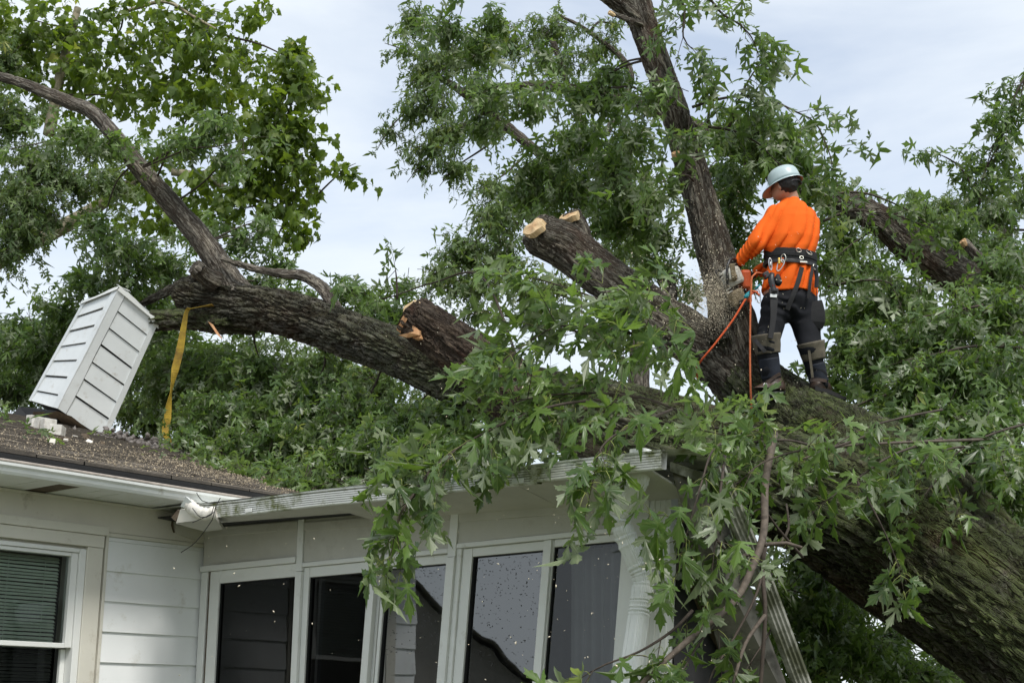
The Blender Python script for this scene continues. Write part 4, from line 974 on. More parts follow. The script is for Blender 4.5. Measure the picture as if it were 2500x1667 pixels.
# --- near boughs hanging in front of the sunroom
NEAR = [  # (points), per metre, twig length
    ([(1835, 1040, 8.3), (1740, 975, 8.1), (1650, 868, 7.9), (1615, 840, 7.85)], 9, .30),
    ([(1650, 868, 7.9), (1560, 790, 7.75), (1470, 735, 7.65), (1390, 705, 7.6), (1345, 690, 7.6)], 19, .32),
    ([(1650, 868, 7.9), (1565, 823, 7.65), (1480, 800, 7.55), (1420, 796, 7.5), (1350, 800, 7.5), (1270, 850, 7.5)], 20, .34),
    ([(1800, 1060, 8.2), (1723, 1035, 8.0), (1600, 980, 7.75), (1500, 962, 7.6), (1400, 960, 7.5), (1280, 975, 7.45), (1190, 1010, 7.4)], 14, .28, .55),
    ([(1560, 970, 7.7), (1380, 985, 7.4), (1250, 1025, 7.3), (1140, 1080, 7.25), (1060, 1140, 7.2), (1005, 1220, 7.15)], 15, .24, .35),
    ([(1050, 1150, 7.2), (1000, 1220, 7.12), (975, 1260, 7.1), (965, 1300, 7.1)], 13, .16),
    ([(1640, 1000, 7.6), (1540, 1040, 7.1), (1470, 1090, 6.95), (1448, 1170, 6.95)], 8, .15, .5),
    ([(1880, 1080, 8.2), (1780, 1080, 7.7), (1740, 1100, 7.2), (1715, 1170, 6.95), (1695, 1240, 6.9), (1680, 1290, 6.9)], 6, .17),
    ([(1770, 1110, 7.2), (1760, 1190, 7.0), (1750, 1280, 6.95), (1745, 1330, 6.95)], 5, .17),
    ([(1900, 1100, 8.3), (1860, 1085, 8.1), (1800, 1070, 7.9), (1740, 1055, 7.8)], 9, .24, .4),
    ([(2150, 1050, 8.3), (2040, 1090, 8.0), (1950, 1100, 7.8), (1860, 1130, 7.6), (1800, 1180, 7.5)], 8, .24, .45),
    ([(2300, 1070, 8.6), (2180, 1110, 8.3), (2090, 1170, 8.1), (2020, 1220, 8.0)], 7, .24),
    ([(2090, 1170, 8.1), (2130, 1240, 8.0), (2165, 1310, 8.0), (2185, 1360, 8.0)], 9, .20),
    ([(2450, 1100, 8.9), (2350, 1090, 8.7), (2260, 1120, 8.6), (2230, 1180, 8.6)], 9, .28),
    ([(2480, 1150, 9.0), (2380, 1130, 8.8), (2300, 1160, 8.7), (2240, 1230, 8.6)], 9, .26),
    ([(2300, 1000, 9.2), (2200, 1020, 8.9), (2100, 1050, 8.7), (2020, 1100, 8.5)], 6, .22),
    ([(2520, 1030, 9.2), (2420, 1060, 9.0), (2330, 1110, 8.9), (2280, 1180, 8.8)], 10, .28),
    ([(1990, 1090, 8.6), (1930, 1075, 8.4), (1880, 1075, 8.3), (1850, 1080, 8.2)], 6, .2),
    ([(1690, 1490, 7.2), (1640, 1540, 7.1), (1560, 1590, 7.0), (1480, 1620, 6.95), (1440, 1640, 6.95)], 10, .22),
    ([(1870, 1330, 7.6), (1850, 1440, 7.4), (1790, 1560, 7.3), (1740, 1640, 7.2), (1720, 1700, 7.2)], 4, .2),
    ([(1760, 1500, 7.2), (1700, 1580, 7.1), (1660, 1650, 7.0)], 5, .2),
    ([(1800, 1370, 7.5), (1760, 1330, 7.4), (1720, 1290, 7.35), (1690, 1330, 7.3)], 4, .18),
    ([(1960, 1360, 7.9), (1900, 1290, 7.8), (1860, 1240, 7.7), (1830, 1260, 7.6)], 5, .2),
    ([(1900, 1480, 7.8), (1880, 1540, 7.7), (1830, 1620, 7.6)], 6, .24),
]
for k_, (pts, per, ln, *st0) in enumerate(NEAR):
    lift_ = k_ in (0, 1, 2, 3, 9, 14)                        # blown up and sideways by the wind
    branch(pts, .009, .003); FO.bough(pts, .15, 'hi', per * (.85 if lift_ else .62), ln, 3, start=st0[0] if st0 else .12, droop=.1 if lift_ else .3, hang=.45 if lift_ else 1.2, wind=(-.8, 0, .22) if lift_ else (-.45, 0, .05), petiole=.55, twig_r=.0035)
branch([(1890, 1060, 8.0), (1868, 1180, 7.7), (1864, 1300, 7.45), (1830, 1400, 7.3), (1790, 1470, 7.2), (1700, 1545, 7.05), (1600, 1635, 6.95), (1520, 1720, 6.9)], .024, .012, 'bark_t', 10)
branch([(1866, 1260, 7.5), (1862, 1400, 7.45), (1868, 1500, 7.4), (1855, 1700, 7.4)], .014, .010, 'twig', 8)
branch([(1868, 1500, 7.4), (1820, 1570, 7.3), (1790, 1667, 7.2)], .011, .008, 'bark_t', 8)
branch([(1850, 1345, 7.4), (1800, 1362, 7.35), (1768, 1376, 7.3)], .012, .009, 'twig', 8)
branch([(1862, 1330, 7.4), (1920, 1325, 7.4), (1958, 1336, 7.4)], .011, .008, 'bark_t', 8)
branch([(1900, 1330, 7.9), (1925, 1290, 8.0), (1920, 1230, 8.1)], .010, .006, 'bark_t', 8)
branch([(2420, 1072, 8.7), (2200, 1080, 8.4), (2050, 1090, 8.1), (1960, 1120, 7.9)], .010, .005, 'bark_t', 7)
branch([(1662, 885, 7.9), (1650, 840, 7.85), (1646, 815, 7.8)], .007, .004)
# --- the crown beyond: boughs at limb distance.  px, py, rx, ry, distance, half depth, sprays
MIDB = [
    # left: round the rising limb and behind the chimney
    (185, 312, 60, 38, 13.6, .3, 10), (275, 345, 60, 50, 13.7, .3, 11), (535, 300, 85, 42, 13.5, .3, 15), (470, 345, 70, 40, 13.6, .3, 9), (560, 380, 60, 40, 13.7, .3, 7),
    (250, 545, 75, 60, 14.6, .5, 20), (330, 610, 120, 70, 14.8, .6, 40), (420, 640, 80, 55, 15.2, .5, 22), (490, 560, 70, 60, 15.0, .5, 14), (600, 575, 70, 48, 14.2, .4, 14), (640, 540, 40, 40, 14.4, .4, 6),
    (270, 690, 140, 60, 15.3, .6, 42), (120, 770, 150, 66, 15.6, .7, 46), (55, 850, 120, 100, 15.8, .7, 46), (190, 860, 170, 110, 16.2, .8, 62), (30, 945, 90, 60, 15.8, .5, 26), (380, 720, 60, 50, 15.4, .5, 18), (420, 800, 60, 50, 15.4, .5, 16),
    # under the long limb, down onto the roof
    (430, 900, 90, 110, 15.2, .5, 40), (520, 900, 130, 110, 14.9, .6, 62), (640, 900, 150, 90, 14.2, .6, 60), (600, 1010, 170, 90, 13.9, .6, 72), (760, 960, 170, 110, 13.5, .6, 74), (720, 1070, 170, 80, 13.1, .5, 66), (880, 1010, 140, 110, 12.8, .5, 64),
    (860, 1110, 150, 60, 12.3, .4, 46), (560, 1100, 120, 50, 13.2, .3, 34), (660, 1150, 110, 42, 12.4, .3, 30), (780, 1165, 120, 34, 11.9, .3, 26), (980, 1040, 110, 90, 12.0, .5, 46), (1010, 1110, 90, 46, 11.2, .3, 26), (480, 1045, 60, 50, 13.8, .3, 16),
    (1080, 1050, 110, 70, 11.6, .4, 34), (1200, 1080, 110, 50, 10.9, .3, 22), (950, 1160, 100, 26, 11.0, .25, 14), (1110, 985, 60, 40, 11.6, .3, 8),
    # resting on the roof's right half
    (545, 1140, 70, 26, 12.1, .25, 16), (600, 1165, 80, 24, 11.5, .25, 18), (660, 1190, 80, 18, 11.0, .2, 16), (730, 1190, 70, 18, 10.8, .2, 14), (500, 1110, 60, 24, 12.9, .25, 12),
    # along the top of the long limb
    (640, 690, 80, 36, 14.4, .4, 18), (730, 720, 90, 32, 14.2, .4, 18), (690, 650, 60, 26, 14.6, .3, 8), (860, 705, 90, 38, 14.2, .4, 18), (940, 755, 90, 46, 13.8, .4, 24), (890, 780, 80, 40, 13.4, .4, 16), (1000, 830, 50, 40, 13.2, .3, 9), (985, 690, 40, 30, 14.2, .3, 5),
    # around the upright limb
    (1090, 60, 100, 60, 12.0, .4, 18), (1160, 120, 70, 60, 12.2, .4, 12), (1200, 215, 70, 60, 12.2, .4, 14), (1215, 60, 90, 50, 12.4, .4, 12), (1290, 240, 80, 40, 12.2, .4, 12), (1180, 290, 60, 50, 12.4, .4, 10), (1330, 120, 60, 60, 12.8, .4, 8),
    (1440, 230, 100, 50, 11.6, .4, 16), (1500, 170, 60, 50, 11.4, .4, 8), (1420, 330, 110, 60, 12.4, .5, 24), (1330, 400, 110, 60, 12.6, .5, 26), (1290, 460, 90, 50, 12.8, .5, 18), (1500, 400, 110, 80, 12.2, .5, 30), (1400, 460, 90, 50, 12.6, .5, 20), (1560, 320, 70, 50, 11.6, .4, 10),
    (1620, 210, 60, 36, 10.5, .3, 7), (1680, 330, 50, 40, 10.5, .3, 4), (1560, 490, 90, 70, 12.4, .5, 22), (1640, 430, 40, 40, 10.5, .2, 4), (1610, 560, 50, 60, 12.8, .4, 12), (1500, 540, 80, 50, 12.6, .4, 16), (1620, 640, 36, 40, 12.8, .3, 6), (1690, 700, 28, 30, 12.6, .2, 4),
    (1780, 320, 100, 50, 12.4, .5, 22), (1860, 290, 100, 50, 12.0, .4, 20), (1930, 320, 60, 60, 11.9, .4, 14), (1960, 390, 60, 50, 12.0, .4, 14), (1880, 370, 90, 50, 12.4, .5, 22), (1810, 440, 80, 40, 13.0, .4, 16), (1780, 500, 70, 50, 13.0, .4, 14), (2000, 450, 60, 40, 12.4, .4, 14), (1740, 400, 60, 40, 13.0, .4, 10), (1790, 570, 50, 50, 13.0, .3, 10), (1840, 640, 40, 50, 13.2, .3, 6),
    (2060, 500, 80, 46, 13.8, .3, 20), (2060, 560, 70, 60, 13.8, .4, 18), (2030, 640, 46, 60, 13.0, .4, 10),
    # right hand mass
    (2110, 650, 80, 60, 13.8, .4, 20), (2200, 700, 110, 60, 11.6, .5, 30), (2110, 740, 90, 60, 12.0, .5, 24), (2080, 830, 80, 70, 12.0, .5, 24), (2200, 830, 130, 80, 11.2, .5, 46), (2320, 790, 130, 70, 11.0, .5, 40), (2430, 740, 100, 80, 11.2, .5, 36),
    (2330, 900, 150, 90, 10.6, .5, 54), (2210, 950, 110, 70, 10.8, .5, 34), (2450, 880, 90, 100, 10.6, .5, 36), (2430, 1010, 110, 80, 10.2, .4, 38), (2280, 1020, 110, 60, 10.2, .4, 32), (2120, 930, 60, 50, 11.4, .4, 12), (2040, 910, 50, 50, 12.2, .4, 10), (2180, 1010, 60, 40, 10.6, .3, 12),
    (2400, 1100, 110, 60, 9.8, .4, 26), (2470, 1160, 70, 60, 9.8, .3, 16), (2460, 1230, 50, 50, 10.2, .3, 10), (2380, 1040, 90, 50, 9.6, .3, 18),
    (2330, 560, 100, 60, 13.9, .4, 28), (2430, 590, 90, 60, 13.8, .4, 28), (2450, 660, 80, 60, 12.0, .5, 24), (2260, 520, 60, 36, 13.8, .3, 10), (2380, 660, 90, 50, 13.8, .4, 20),
    (2600, 820, 110, 110, 11.4, .6, 44), (2620, 1020, 110, 110, 10.6, .6, 44), (2590, 640, 110, 90, 12.4, .6, 34),
    # below the trunk, behind the sunroom
    (2010, 1480, 110, 90, 10.6, .5, 40), (2100, 1560, 130, 80, 10.8, .5, 46), (2240, 1640, 110, 50, 10.8, .5, 30), (1990, 1600, 100, 70, 10.4, .5, 30), (1900, 1440, 50, 60, 10.4, .4, 12), (2000, 1400, 60, 40, 10.6, .4, 10), (2060, 1460, 80, 50, 11.4, .4, 24), (2170, 1550, 90, 60, 11.4, .4, 28), (2280, 1630, 90, 60, 11.4, .4, 28), (1960, 1360, 60, 40, 11.2, .3, 12), (2360, 1690, 80, 40, 11.4, .4, 16),
]
sk = [P(*q) for q in [(560, 690, 13.9), (330, 398, 14), (235, 282, 14.1), (700, 765, 13.5), (900, 832, 12.8), (1100, 915, 12), (1270, 972, 11.1), (1500, 1036, 10.2), (1738, 590, 11), (1700, 450, 11), (1648, 275, 11), (1562, 30, 11), (2460, 745, 12.8), (2230, 600, 13), (2070, 498, 13.1), (1860, 400, 13.4), (1600, 268, 13.6), (1350, 214, 13.8), (2270, 1270, 9.25), (2070, 1110, 10), (1900, 1175, 9.4), (470, 778, 14), (785, 702, 13.3)]]
sk = np.concatenate(SKEL)
def feeder(c, target_n=3, r0=.013, par=tree, sk=sk, spread=.35, mat='twig'):
    """a branch from the nearest limb to the middle of a bough"""
    i = np.argmin(np.linalg.norm(sk - c, axis=1)); a = sk[i]; L = np.linalg.norm(c - a)
    mid = (a + c) / 2 + UP * .05 * L + rng.normal(0, .06, 3) * L
    e = c + nrm(c - a) * spread * .8 - UP * .1
    tube('branch', [a, mid, c, e], [r0, r0 * .7, r0 * .42, r0 * .18], M[mat], par, .08, 7)
for (px, py, rx, ry, Y, dY, n) in MIDB:
    FO.blob(px, py, rx, ry, Y, dY, int(n * (.85 if py > 880 and px < 1300 else .64)) + 2, .120, 'mid', .46, 6, droop=.35, hang=.85, wind=(-.3, 0, .02), petiole=.5)
    if rng.random() < .7 and np.linalg.norm(sk - P(px, py, Y), axis=1).min() < .9: feeder(P(px, py, Y))
# single boughs against the sky
SKY = [
    ([(1612, -60, 10.6), (1668, 10, 10.6), (1668, 90, 10.6), (1690, 120, 10.6)], 10), ([(1680, -60, 10.6), (1735, 0, 10.6), (1765, 36, 10.6), (1805, 60, 10.6), (1835, 92, 10.6), (1850, 130, 10.6)], 12),
    ([(1780, 310, 10.8), (1808, 235, 10.8), (1838, 180, 10.8), (1862, 150, 10.8)], 7), ([(1690, 262, 10.8), (1740, 246, 10.8), (1800, 236, 10.8), (1870, 240, 10.8), (1940, 272, 10.8), (1990, 300, 10.8), (2020, 360, 10.8), (2032, 400, 10.8)], 9),
    ([(1728, 300, 10.8), (1733, 250, 10.8), (1735, 216, 10.8)], 5), ([(2560, 120, 12.5), (2490, 210, 12.6), (2455, 300, 12.6), (2420, 370, 12.6), (2390, 480, 12.6)], 12), ([(2390, 480, 12.5), (2345, 410, 12.5), (2310, 385, 12.5), (2295, 378, 12.5)], 10), ([(2540, 420, 13), (2480, 440, 13), (2462, 430, 13)], 12), ([(2390, 500, 12.6), (2400, 430, 12.6), (2440, 350, 12.6), (2470, 270, 12.6)], 12), ([(2520, 160, 12.5), (2500, 200, 12.6), (2490, 250, 12.6)], 14),
    ([(1290, 950, 11), (1180, 680, 12.4), (1060, 690, 12.8), (970, 720, 12.9), (880, 745, 13)], 3), ([(970, 730, 12.9), (968, 680, 12.9), (965, 655, 12.9)], 3),
    ([(1610, 268, 11), (1550, 215, 11.2), (1480, 215, 11.3), (1380, 205, 11.5)], 6), ([(1730, 310, 10.9), (1790, 320, 11), (1850, 350, 11), (1900, 400, 11)], 8),
    ([(430, 360, 13.6), (350, 408, 13.8), (460, 365, 13.5), (530, 358, 13.4), (600, 340, 13.4)], 4), ([(200, 320, 14), (120, 345, 13.8), (40, 360, 13.8)], 6), ([(2000, 480, 12), (2100, 470, 12), (2200, 505, 12), (2270, 550, 12.2)], 7), ([(2010, 540, 12), (2080, 515, 12), (2180, 525, 12), (2280, 560, 12.3)], 5),
    ([(2020, 700, 11.5), (2100, 685, 11.4), (2170, 690, 11.4), (2210, 730, 11.4)], 8), ([(2400, 745, 11), (2300, 765, 11), (2240, 775, 11)], 7), ([(2060, 900, 11.6), (2110, 870, 11.5), (2150, 830, 11.5)], 8), ([(2500, 850, 10.5), (2380, 845, 10.5), (2280, 865, 10.5), (2210, 880, 10.5)], 9),
]
for pts, per in SKY:
    branch(pts, .013, .004); FO.bough(pts, .13, 'mid', per, .3, 4, droop=.25, hang=.8, wind=(-.25, 0, .05), start=.1)
for _ in range(26):                                             # single leaves and small sprays lying on the shingles
    q = W1(rng.uniform(-2, 1.8), 0, rng.uniform(-3.5, .2))
    o_ = (q - C0) @ N1; q[2] = roof_z(o_) + .04
    FO.sprays([q], [[rng.normal(), rng.normal(), .1]], .16, 2, .10, 'mid', droop=.05, hang=.05, wind=(0, 0, 0))
FO.build(tree, M['leaf'], M['twig'])

# ================================================================== trees standing behind
def standing_tree(name, label, spec, crown, size, kind, mat, bark, n_mul=1.0, length=.6, nodes=7, group=None, extra=(), hang=.8, parts=300, wind=(-.25, 0, 0), feed=.5, shrink=True):
    """spec: trunk points in world coordinates with radii; crown blobs; extra: visible boughs in px"""
    base = np.array(spec[0][:3], float)
    t = thing(name, base, label, 'tree', group)
    tube('trunk', [np.array(q[:3], float) for q in spec], [q[3] for q in spec], bark, t, .12, 20, .05)
    F = Foliage(); nodes_sk = []
    path, _ = resample([np.array(q[:3], float) for q in spec], np.ones(len(spec)), .3); nodes_sk = list(path[len(path) // 3:])
    for pts in extra:
        w = [P(*q[:3]) for q in pts]; tube('limb', w, [q[3] for q in pts], bark, t, .08, 14, .05); pp, _ = resample(w, np.ones(len(w)), .3); nodes_sk += list(pp)
    sk_ = np.array(nodes_sk)
    for (px, py, rx, ry, Y, dY, n) in crown:
        F.blob(px, py, rx, ry, Y, dY, int(n * n_mul) + 2, size, kind, length, nodes, droop=.3, hang=hang, wind=wind, petiole=.45, twig_r=.005, shrink=shrink)
        if rng.random() < feed: feeder(P(px, py, Y), r0=.022, par=t, sk=sk_, mat='twig')
    F.build(t, mat, M['twig'], parts)
    return t
gY = lambda px, Y: P(px, 833, Y)
def trunk_to(px, py, Y, r=.35, lean_=0.0):
    b = P(px, 1100, Y); top = P(px + 30, py, Y)
    return [(b[0] - lean_, b[1], 0, r), (b[0] - lean_ * .4, b[1], top[2] * .4, r * .8), (top[0], top[1], top[2], r * .35)]
standing_tree('sycamore_tree', 'yellow green sycamore with pale tan limbs rising at the upper left', trunk_to(-140, 60, 22.5, .4),
    [(-120, 60, 170, 110, 22, 1.0, 50), (-160, 250, 150, 110, 22, 1.0, 40), (-100, -80, 180, 90, 22, 1.0, 40), (80, 50, 150, 80, 21.5, 1.0, 52), (280, 100, 190, 100, 21.5, 1.0, 82), (470, 50, 140, 70, 21.2, .9, 42), (560, 140, 90, 80, 21.0, .8, 34), (430, 170, 130, 80, 21.2, .9, 46), (200, 190, 170, 90, 21.8, 1.0, 50), (480, 260, 120, 70, 21.0, .8, 26), (560, 250, 70, 60, 21.0, .7, 12),
     (700, 140, 70, 55, 20.6, .6, 26), (730, 215, 56, 60, 20.6, .6, 30), (690, 260, 80, 50, 20.6, .6, 28), (720, 330, 70, 60, 20.5, .6, 32), (640, 320, 80, 50, 20.7, .6, 22), (740, 390, 60, 40, 20.5, .5, 16), (840, 415, 32, 16, 20.5, .2, 5), (650, 420, 110, 50, 20.6, .6, 34), (560, 440, 90, 50, 20.8, .6, 24), (730, 470, 45, 40, 20.5, .4, 14), (700, 520, 50, 40, 20.6, .4, 12), (745, 568, 34, 26, 20.5, .25, 8), (678, 580, 16, 14, 20.5, .2, 3),
     (380, 400, 90, 70, 21.2, .8, 20), (450, 500, 110, 60, 21.2, .8, 28), (330, 480, 90, 70, 21.4, .8, 28), (590, 510, 70, 50, 20.8, .5, 16), (300, 230, 90, 60, 21.5, .8, 22), (120, 120, 120, 80, 22.0, 1.0, 30), (620, 40, 40, 50, 21.0, .5, 8), (30, 120, 60, 80, 21.8, .8, 22)],
    .152, 'syc', M['leafs'], M['tan'], .62, .5, 5, hang=.5, wind=(-.12, 0, .05), shrink=False,
    extra=[[(-60, 670, 21.5, .15), (40, 610, 21.5, .14), (140, 560, 21.5, .13), (220, 515, 21.5, .11), (330, 440, 21.5, .08), (420, 360, 21.5, .05)], [(120, 330, 21.8, .10), (138, 230, 21.8, .09), (155, 150, 21.8, .08), (190, 20, 21.8, .06)],
           [(480, 440, 21, .05), (540, 395, 21, .045), (600, 370, 21, .04), (680, 385, 21, .02)], [(420, 420, 21, .06), (500, 432, 21, .05), (570, 470, 21, .04), (650, 500, 21, .03), (720, 540, 21, .012)], [(300, 30, 21, .03), (400, 5, 21, .03), (470, 40, 21, .025), (560, 90, 21, .015)]])
standing_tree('silver_maple_tree', 'grey green drooping silver maple at the left edge behind the chimney', trunk_to(-120, 250, 18.0, .35),
    [(-110, 260, 120, 110, 17.8, .8, 44), (-130, 430, 120, 110, 17.8, .8, 44), (-120, 120, 110, 90, 17.8, .7, 34), (20, 150, 50, 80, 17.5, .5, 22), (40, 290, 80, 90, 17.3, .6, 42), (110, 400, 110, 90, 17.2, .6, 56), (60, 480, 100, 90, 17.0, .6, 56), (180, 440, 90, 70, 17.4, .6, 26), (50, 560, 90, 60, 17.0, .5, 36), (110, 520, 60, 40, 17.2, .5, 12), (20, 610, 40, 34, 17.0, .3, 10), (280, 440, 80, 70, 17.6, .6, 18), (230, 350, 60, 50, 17.6, .5, 12)],
    .105, 'mid', M['leaff'], M['barkg'], .95, .6, 8, group='silver maples standing behind the house', hang=1.1, parts=150)
standing_tree('silver_maple_tree', 'tall dense silver maple behind the cut limb stubs, middle of the picture', trunk_to(1545, 420, 18.8, .24),
    [(1020, 50, 80, 50, 18.2, .6, 28), (1110, 150, 120, 70, 18, .7, 52), (1030, 175, 60, 40, 18, .5, 14), (980, 120, 40, 14, 17.8, .2, 4), (1060, 250, 90, 50, 17.9, .6, 32), (1000, 270, 50, 30, 17.8, .4, 10), (950, 315, 36, 16, 17.8, .3, 5), (1130, 320, 120, 60, 17.9, .6, 50), (1050, 360, 60, 40, 17.8, .4, 16), (1030, 400, 46, 28, 17.8, .4, 9), (1110, 410, 70, 40, 17.9, .4, 18), (1200, 250, 90, 60, 18.1, .6, 24), (1230, 110, 130, 70, 18.2, .7, 50), (1350, 60, 120, 60, 18.2, .7, 38), (1380, 150, 110, 50, 18.2, .7, 30), (1460, 110, 80, 60, 18.3, .6, 22), (1460, 200, 70, 60, 18.3, .6, 16), (1500, 60, 50, 50, 18.3, .5, 8),
     (1210, 530, 100, 70, 17.6, .7, 52), (1140, 610, 90, 70, 17.4, .6, 52), (1080, 660, 60, 40, 17.2, .4, 20), (1150, 690, 90, 50, 17.4, .6, 36), (1230, 620, 100, 80, 17.6, .7, 50), (1170, 760, 50, 40, 17.4, .4, 12), (1280, 480, 110, 70, 17.8, .7, 46), (1200, 450, 60, 40, 17.7, .4, 12), (1380, 430, 110, 90, 17.8, .7, 50), (1400, 330, 90, 60, 17.9, .6, 26), (1480, 480, 110, 90, 17.8, .7, 54), (1500, 370, 90, 70, 17.9, .6, 30), (1560, 580, 80, 80, 17.8, .6, 40), (1500, 620, 100, 60, 17.8, .6, 36), (1590, 480, 70, 80, 17.9, .6, 26), (1600, 650, 40, 50, 17.8, .4, 12), (1290, 700, 80, 60, 17.5, .5, 24), (1360, 690, 70, 50, 17.5, .5, 16), (1060, 200, 60, 40, 17.8, .5, 12)],
    .098, 'lo', M['leaff'], M['barkg'], .72, .5, 8, group='silver maples standing behind the house', hang=.75, parts=200,
    extra=[[(1545, 560, 18.6, .10), (1300, 360, 18.2, .07), (1150, 240, 18.1, .06), (1060, 180, 18, .03)], [(1545, 520, 18.6, .09), (1420, 300, 18.2, .06), (1350, 100, 18.2, .04)], [(1480, 330, 18.2, .05), (1540, 180, 18.2, .045), (1440, 80, 18.2, .03), (1370, 40, 18.2, .02)]])
standing_tree('silver_maple_tree', 'shaded silver maple low behind the house ridge and chimney', trunk_to(520, 860, 19.5, .35),
    [(90, 900, 150, 90, 19, .8, 60), (260, 880, 150, 110, 19, .8, 70), (430, 880, 150, 110, 19, .8, 74), (600, 880, 150, 110, 18.8, .8, 74), (760, 900, 150, 100, 18.6, .8, 70), (900, 930, 130, 100, 18.4, .8, 60), (400, 1000, 150, 90, 18.6, .8, 60), (600, 1020, 160, 90, 18.4, .8, 60), (800, 1040, 150, 90, 18.2, .8, 60), (960, 1020, 110, 90, 18, .8, 44), (1080, 1000, 100, 90, 17.8, .8, 40), (1180, 900, 60, 60, 17.8, .5, 10), (30, 810, 90, 60, 19.2, .6, 22), (180, 790, 120, 60, 19.2, .6, 34), (420, 760, 90, 50, 19.2, .6, 22)],
    .11, 'lo', M['leaff'], M['barkg'], 1.6, .6, 9, group='silver maples standing behind the house', hang=.8, parts=60)
standing_tree('silver_maple_tree', 'leafy silver maple behind the worker at the right edge', trunk_to(2420, 560, 17.5, .35),
    [(2600, 560, 120, 100, 17, .8, 40), (2620, 760, 130, 120, 17, .8, 44), (2600, 980, 130, 110, 16.6, .8, 40), (2240, 500, 80, 40, 17, .6, 22), (2330, 500, 90, 50, 17, .6, 30), (2420, 520, 90, 50, 17, .6, 32), (2190, 570, 100, 50, 17, .6, 28), (2300, 610, 110, 70, 17, .7, 44), (2440, 620, 100, 70, 17, .7, 40), (2130, 680, 80, 60, 16.8, .6, 16), (2250, 740, 110, 80, 16.8, .7, 46), (2390, 760, 120, 80, 16.8, .7, 50), (2160, 840, 80, 60, 16.6, .6, 16), (2300, 880, 120, 90, 16.6, .7, 52), (2430, 900, 110, 90, 16.6, .7, 50), (2240, 980, 90, 50, 16.4, .6, 18), (2390, 1020, 120, 80, 16.4, .7, 48), (2480, 1120, 60, 70, 16.4, .5, 12), (2050, 760, 50, 60, 16.8, .4, 7), (2070, 600, 50, 50, 17, .4, 8), (2490, 480, 40, 40, 17, .4, 10), (2000, 1500, 120, 110, 15.5, .7, 54), (2130, 1600, 130, 80, 15.5, .7, 54), (2280, 1660, 110, 40, 15.5, .7, 30), (1900, 1560, 80, 100, 15.5, .6, 30), (1990, 1380, 60, 40, 15.6, .5, 10)],
    .105, 'lo', M['leaff'], M['barkg'], .75, .5, 8, group='silver maples standing behind the house', hang=.8, parts=120)

# ================================================================== modelling by distance field (worker's body and clothes)
def vnoise(p, seed=0):
    """smooth value noise, p: (...,3)"""
    i = np.floor(p).astype(np.int64); f = p - i; f = f * f * (3 - 2 * f)
    def h(dx, dy, dz):
        n = (i[..., 0] + dx) * 374761393 + (i[..., 1] + dy) * 668265263 + (i[..., 2] + dz) * 2147483647 + seed * 974634777
        n = (n ^ (n >> 13)) * 1274126177; n = n ^ (n >> 16)
        return (n & 0xffff) / 65535.0
    x, y, z = f[..., 0], f[..., 1], f[..., 2]
    c = lambda a, b, t: a + (b - a) * t
    return c(c(c(h(0, 0, 0), h(1, 0, 0), x), c(h(0, 1, 0), h(1, 1, 0), x), y), c(c(h(0, 0, 1), h(1, 0, 1), x), c(h(0, 1, 1), h(1, 1, 1), x), y), z)
def smin(a, b, k):
    h = np.clip(.5 + .5 * (b - a) / k, 0, 1); return b + (a - b) * h - k * h * (1 - h)
def cone(p, a, b, r0, r1):
    a = np.asarray(a); b = np.asarray(b); d = b - a; t = np.clip(((p - a) @ d) / (d @ d), 0, 1)
    return np.linalg.norm(p - (a + t[..., None] * d), axis=-1) - (r0 + (r1 - r0) * t)
def ell(p, c, ax, R=None):
    q = p - np.asarray(c)
    if R is not None: q = q @ R
    k = np.linalg.norm(q / np.asarray(ax), axis=-1); return (k - 1) * min(ax)
def grid(lo, hi, h):
    ax = [np.arange(lo[k], hi[k] + h, h) for k in range(3)]
    return np.stack(np.meshgrid(*ax, indexing='ij'), -1), np.array(lo, float), h
def nets(f, lo, h):
    """surface nets of a sampled distance field"""
    s = f < 0; nx, ny, nz = f.shape
    acc = np.zeros((nx - 1, ny - 1, nz - 1, 3)); cnt = np.zeros((nx - 1, ny - 1, nz - 1))
    corners = [(a, b, c) for a in (0, 1) for b in (0, 1) for c in (0, 1)]
    sl = lambda A, o: A[o[0]:o[0] + nx - 1, o[1]:o[1] + ny - 1, o[2]:o[2] + nz - 1]
    for o in corners:
        for ax in range(3):
            if o[ax]: continue
            o2 = list(o); o2[ax] = 1
            fa, fb = sl(f, o), sl(f, o2); m = (fa < 0) != (fb < 0)
            t = np.where(m, fa / np.where(m, fa - fb, 1), 0)
            for k in range(3): acc[..., k] += np.where(m, o[k] + (t if k == ax else 0), 0)
            cnt += m
    act = cnt > 0; idx = -np.ones(act.shape, np.int64); idx[act] = np.arange(act.sum())
    cell = np.argwhere(act); v = lo + h * (cell + acc[act] / cnt[act][:, None])
    quads = []
    for ax in range(3):
        u, w = [(1, 2), (2, 0), (0, 1)][ax]
        a = [slice(1, -1)] * 3; a[ax] = slice(0, -1); b = list(a); b[ax] = slice(1, None)
        m = s[tuple(a)] != s[tuple(b)]; loc = np.argwhere(m)
        off = np.ones(3, int); off[ax] = 0; loc = loc + off
        def at(du, dw):
            q = loc.copy(); q[:, u] += du; q[:, w] += dw; return idx[q[:, 0], q[:, 1], q[:, 2]]
        q = np.stack([at(-1, -1), at(0, -1), at(0, 0), at(-1, 0)], 1)
        inside = s[loc[:, 0], loc[:, 1], loc[:, 2]]
        q[~inside] = q[~inside][:, ::-1]; quads.append(q)
    q = np.concatenate(quads); q = q[(q >= 0).all(1)]
    return v, q
def sdf_obj(name, fn, lo, hi, h, mat, parent):
    g, l, h = grid(lo, hi, h); v, q = nets(fn(g), l, h)
    return obj(name, v, q.tolist(), mat, parent, smooth=True)

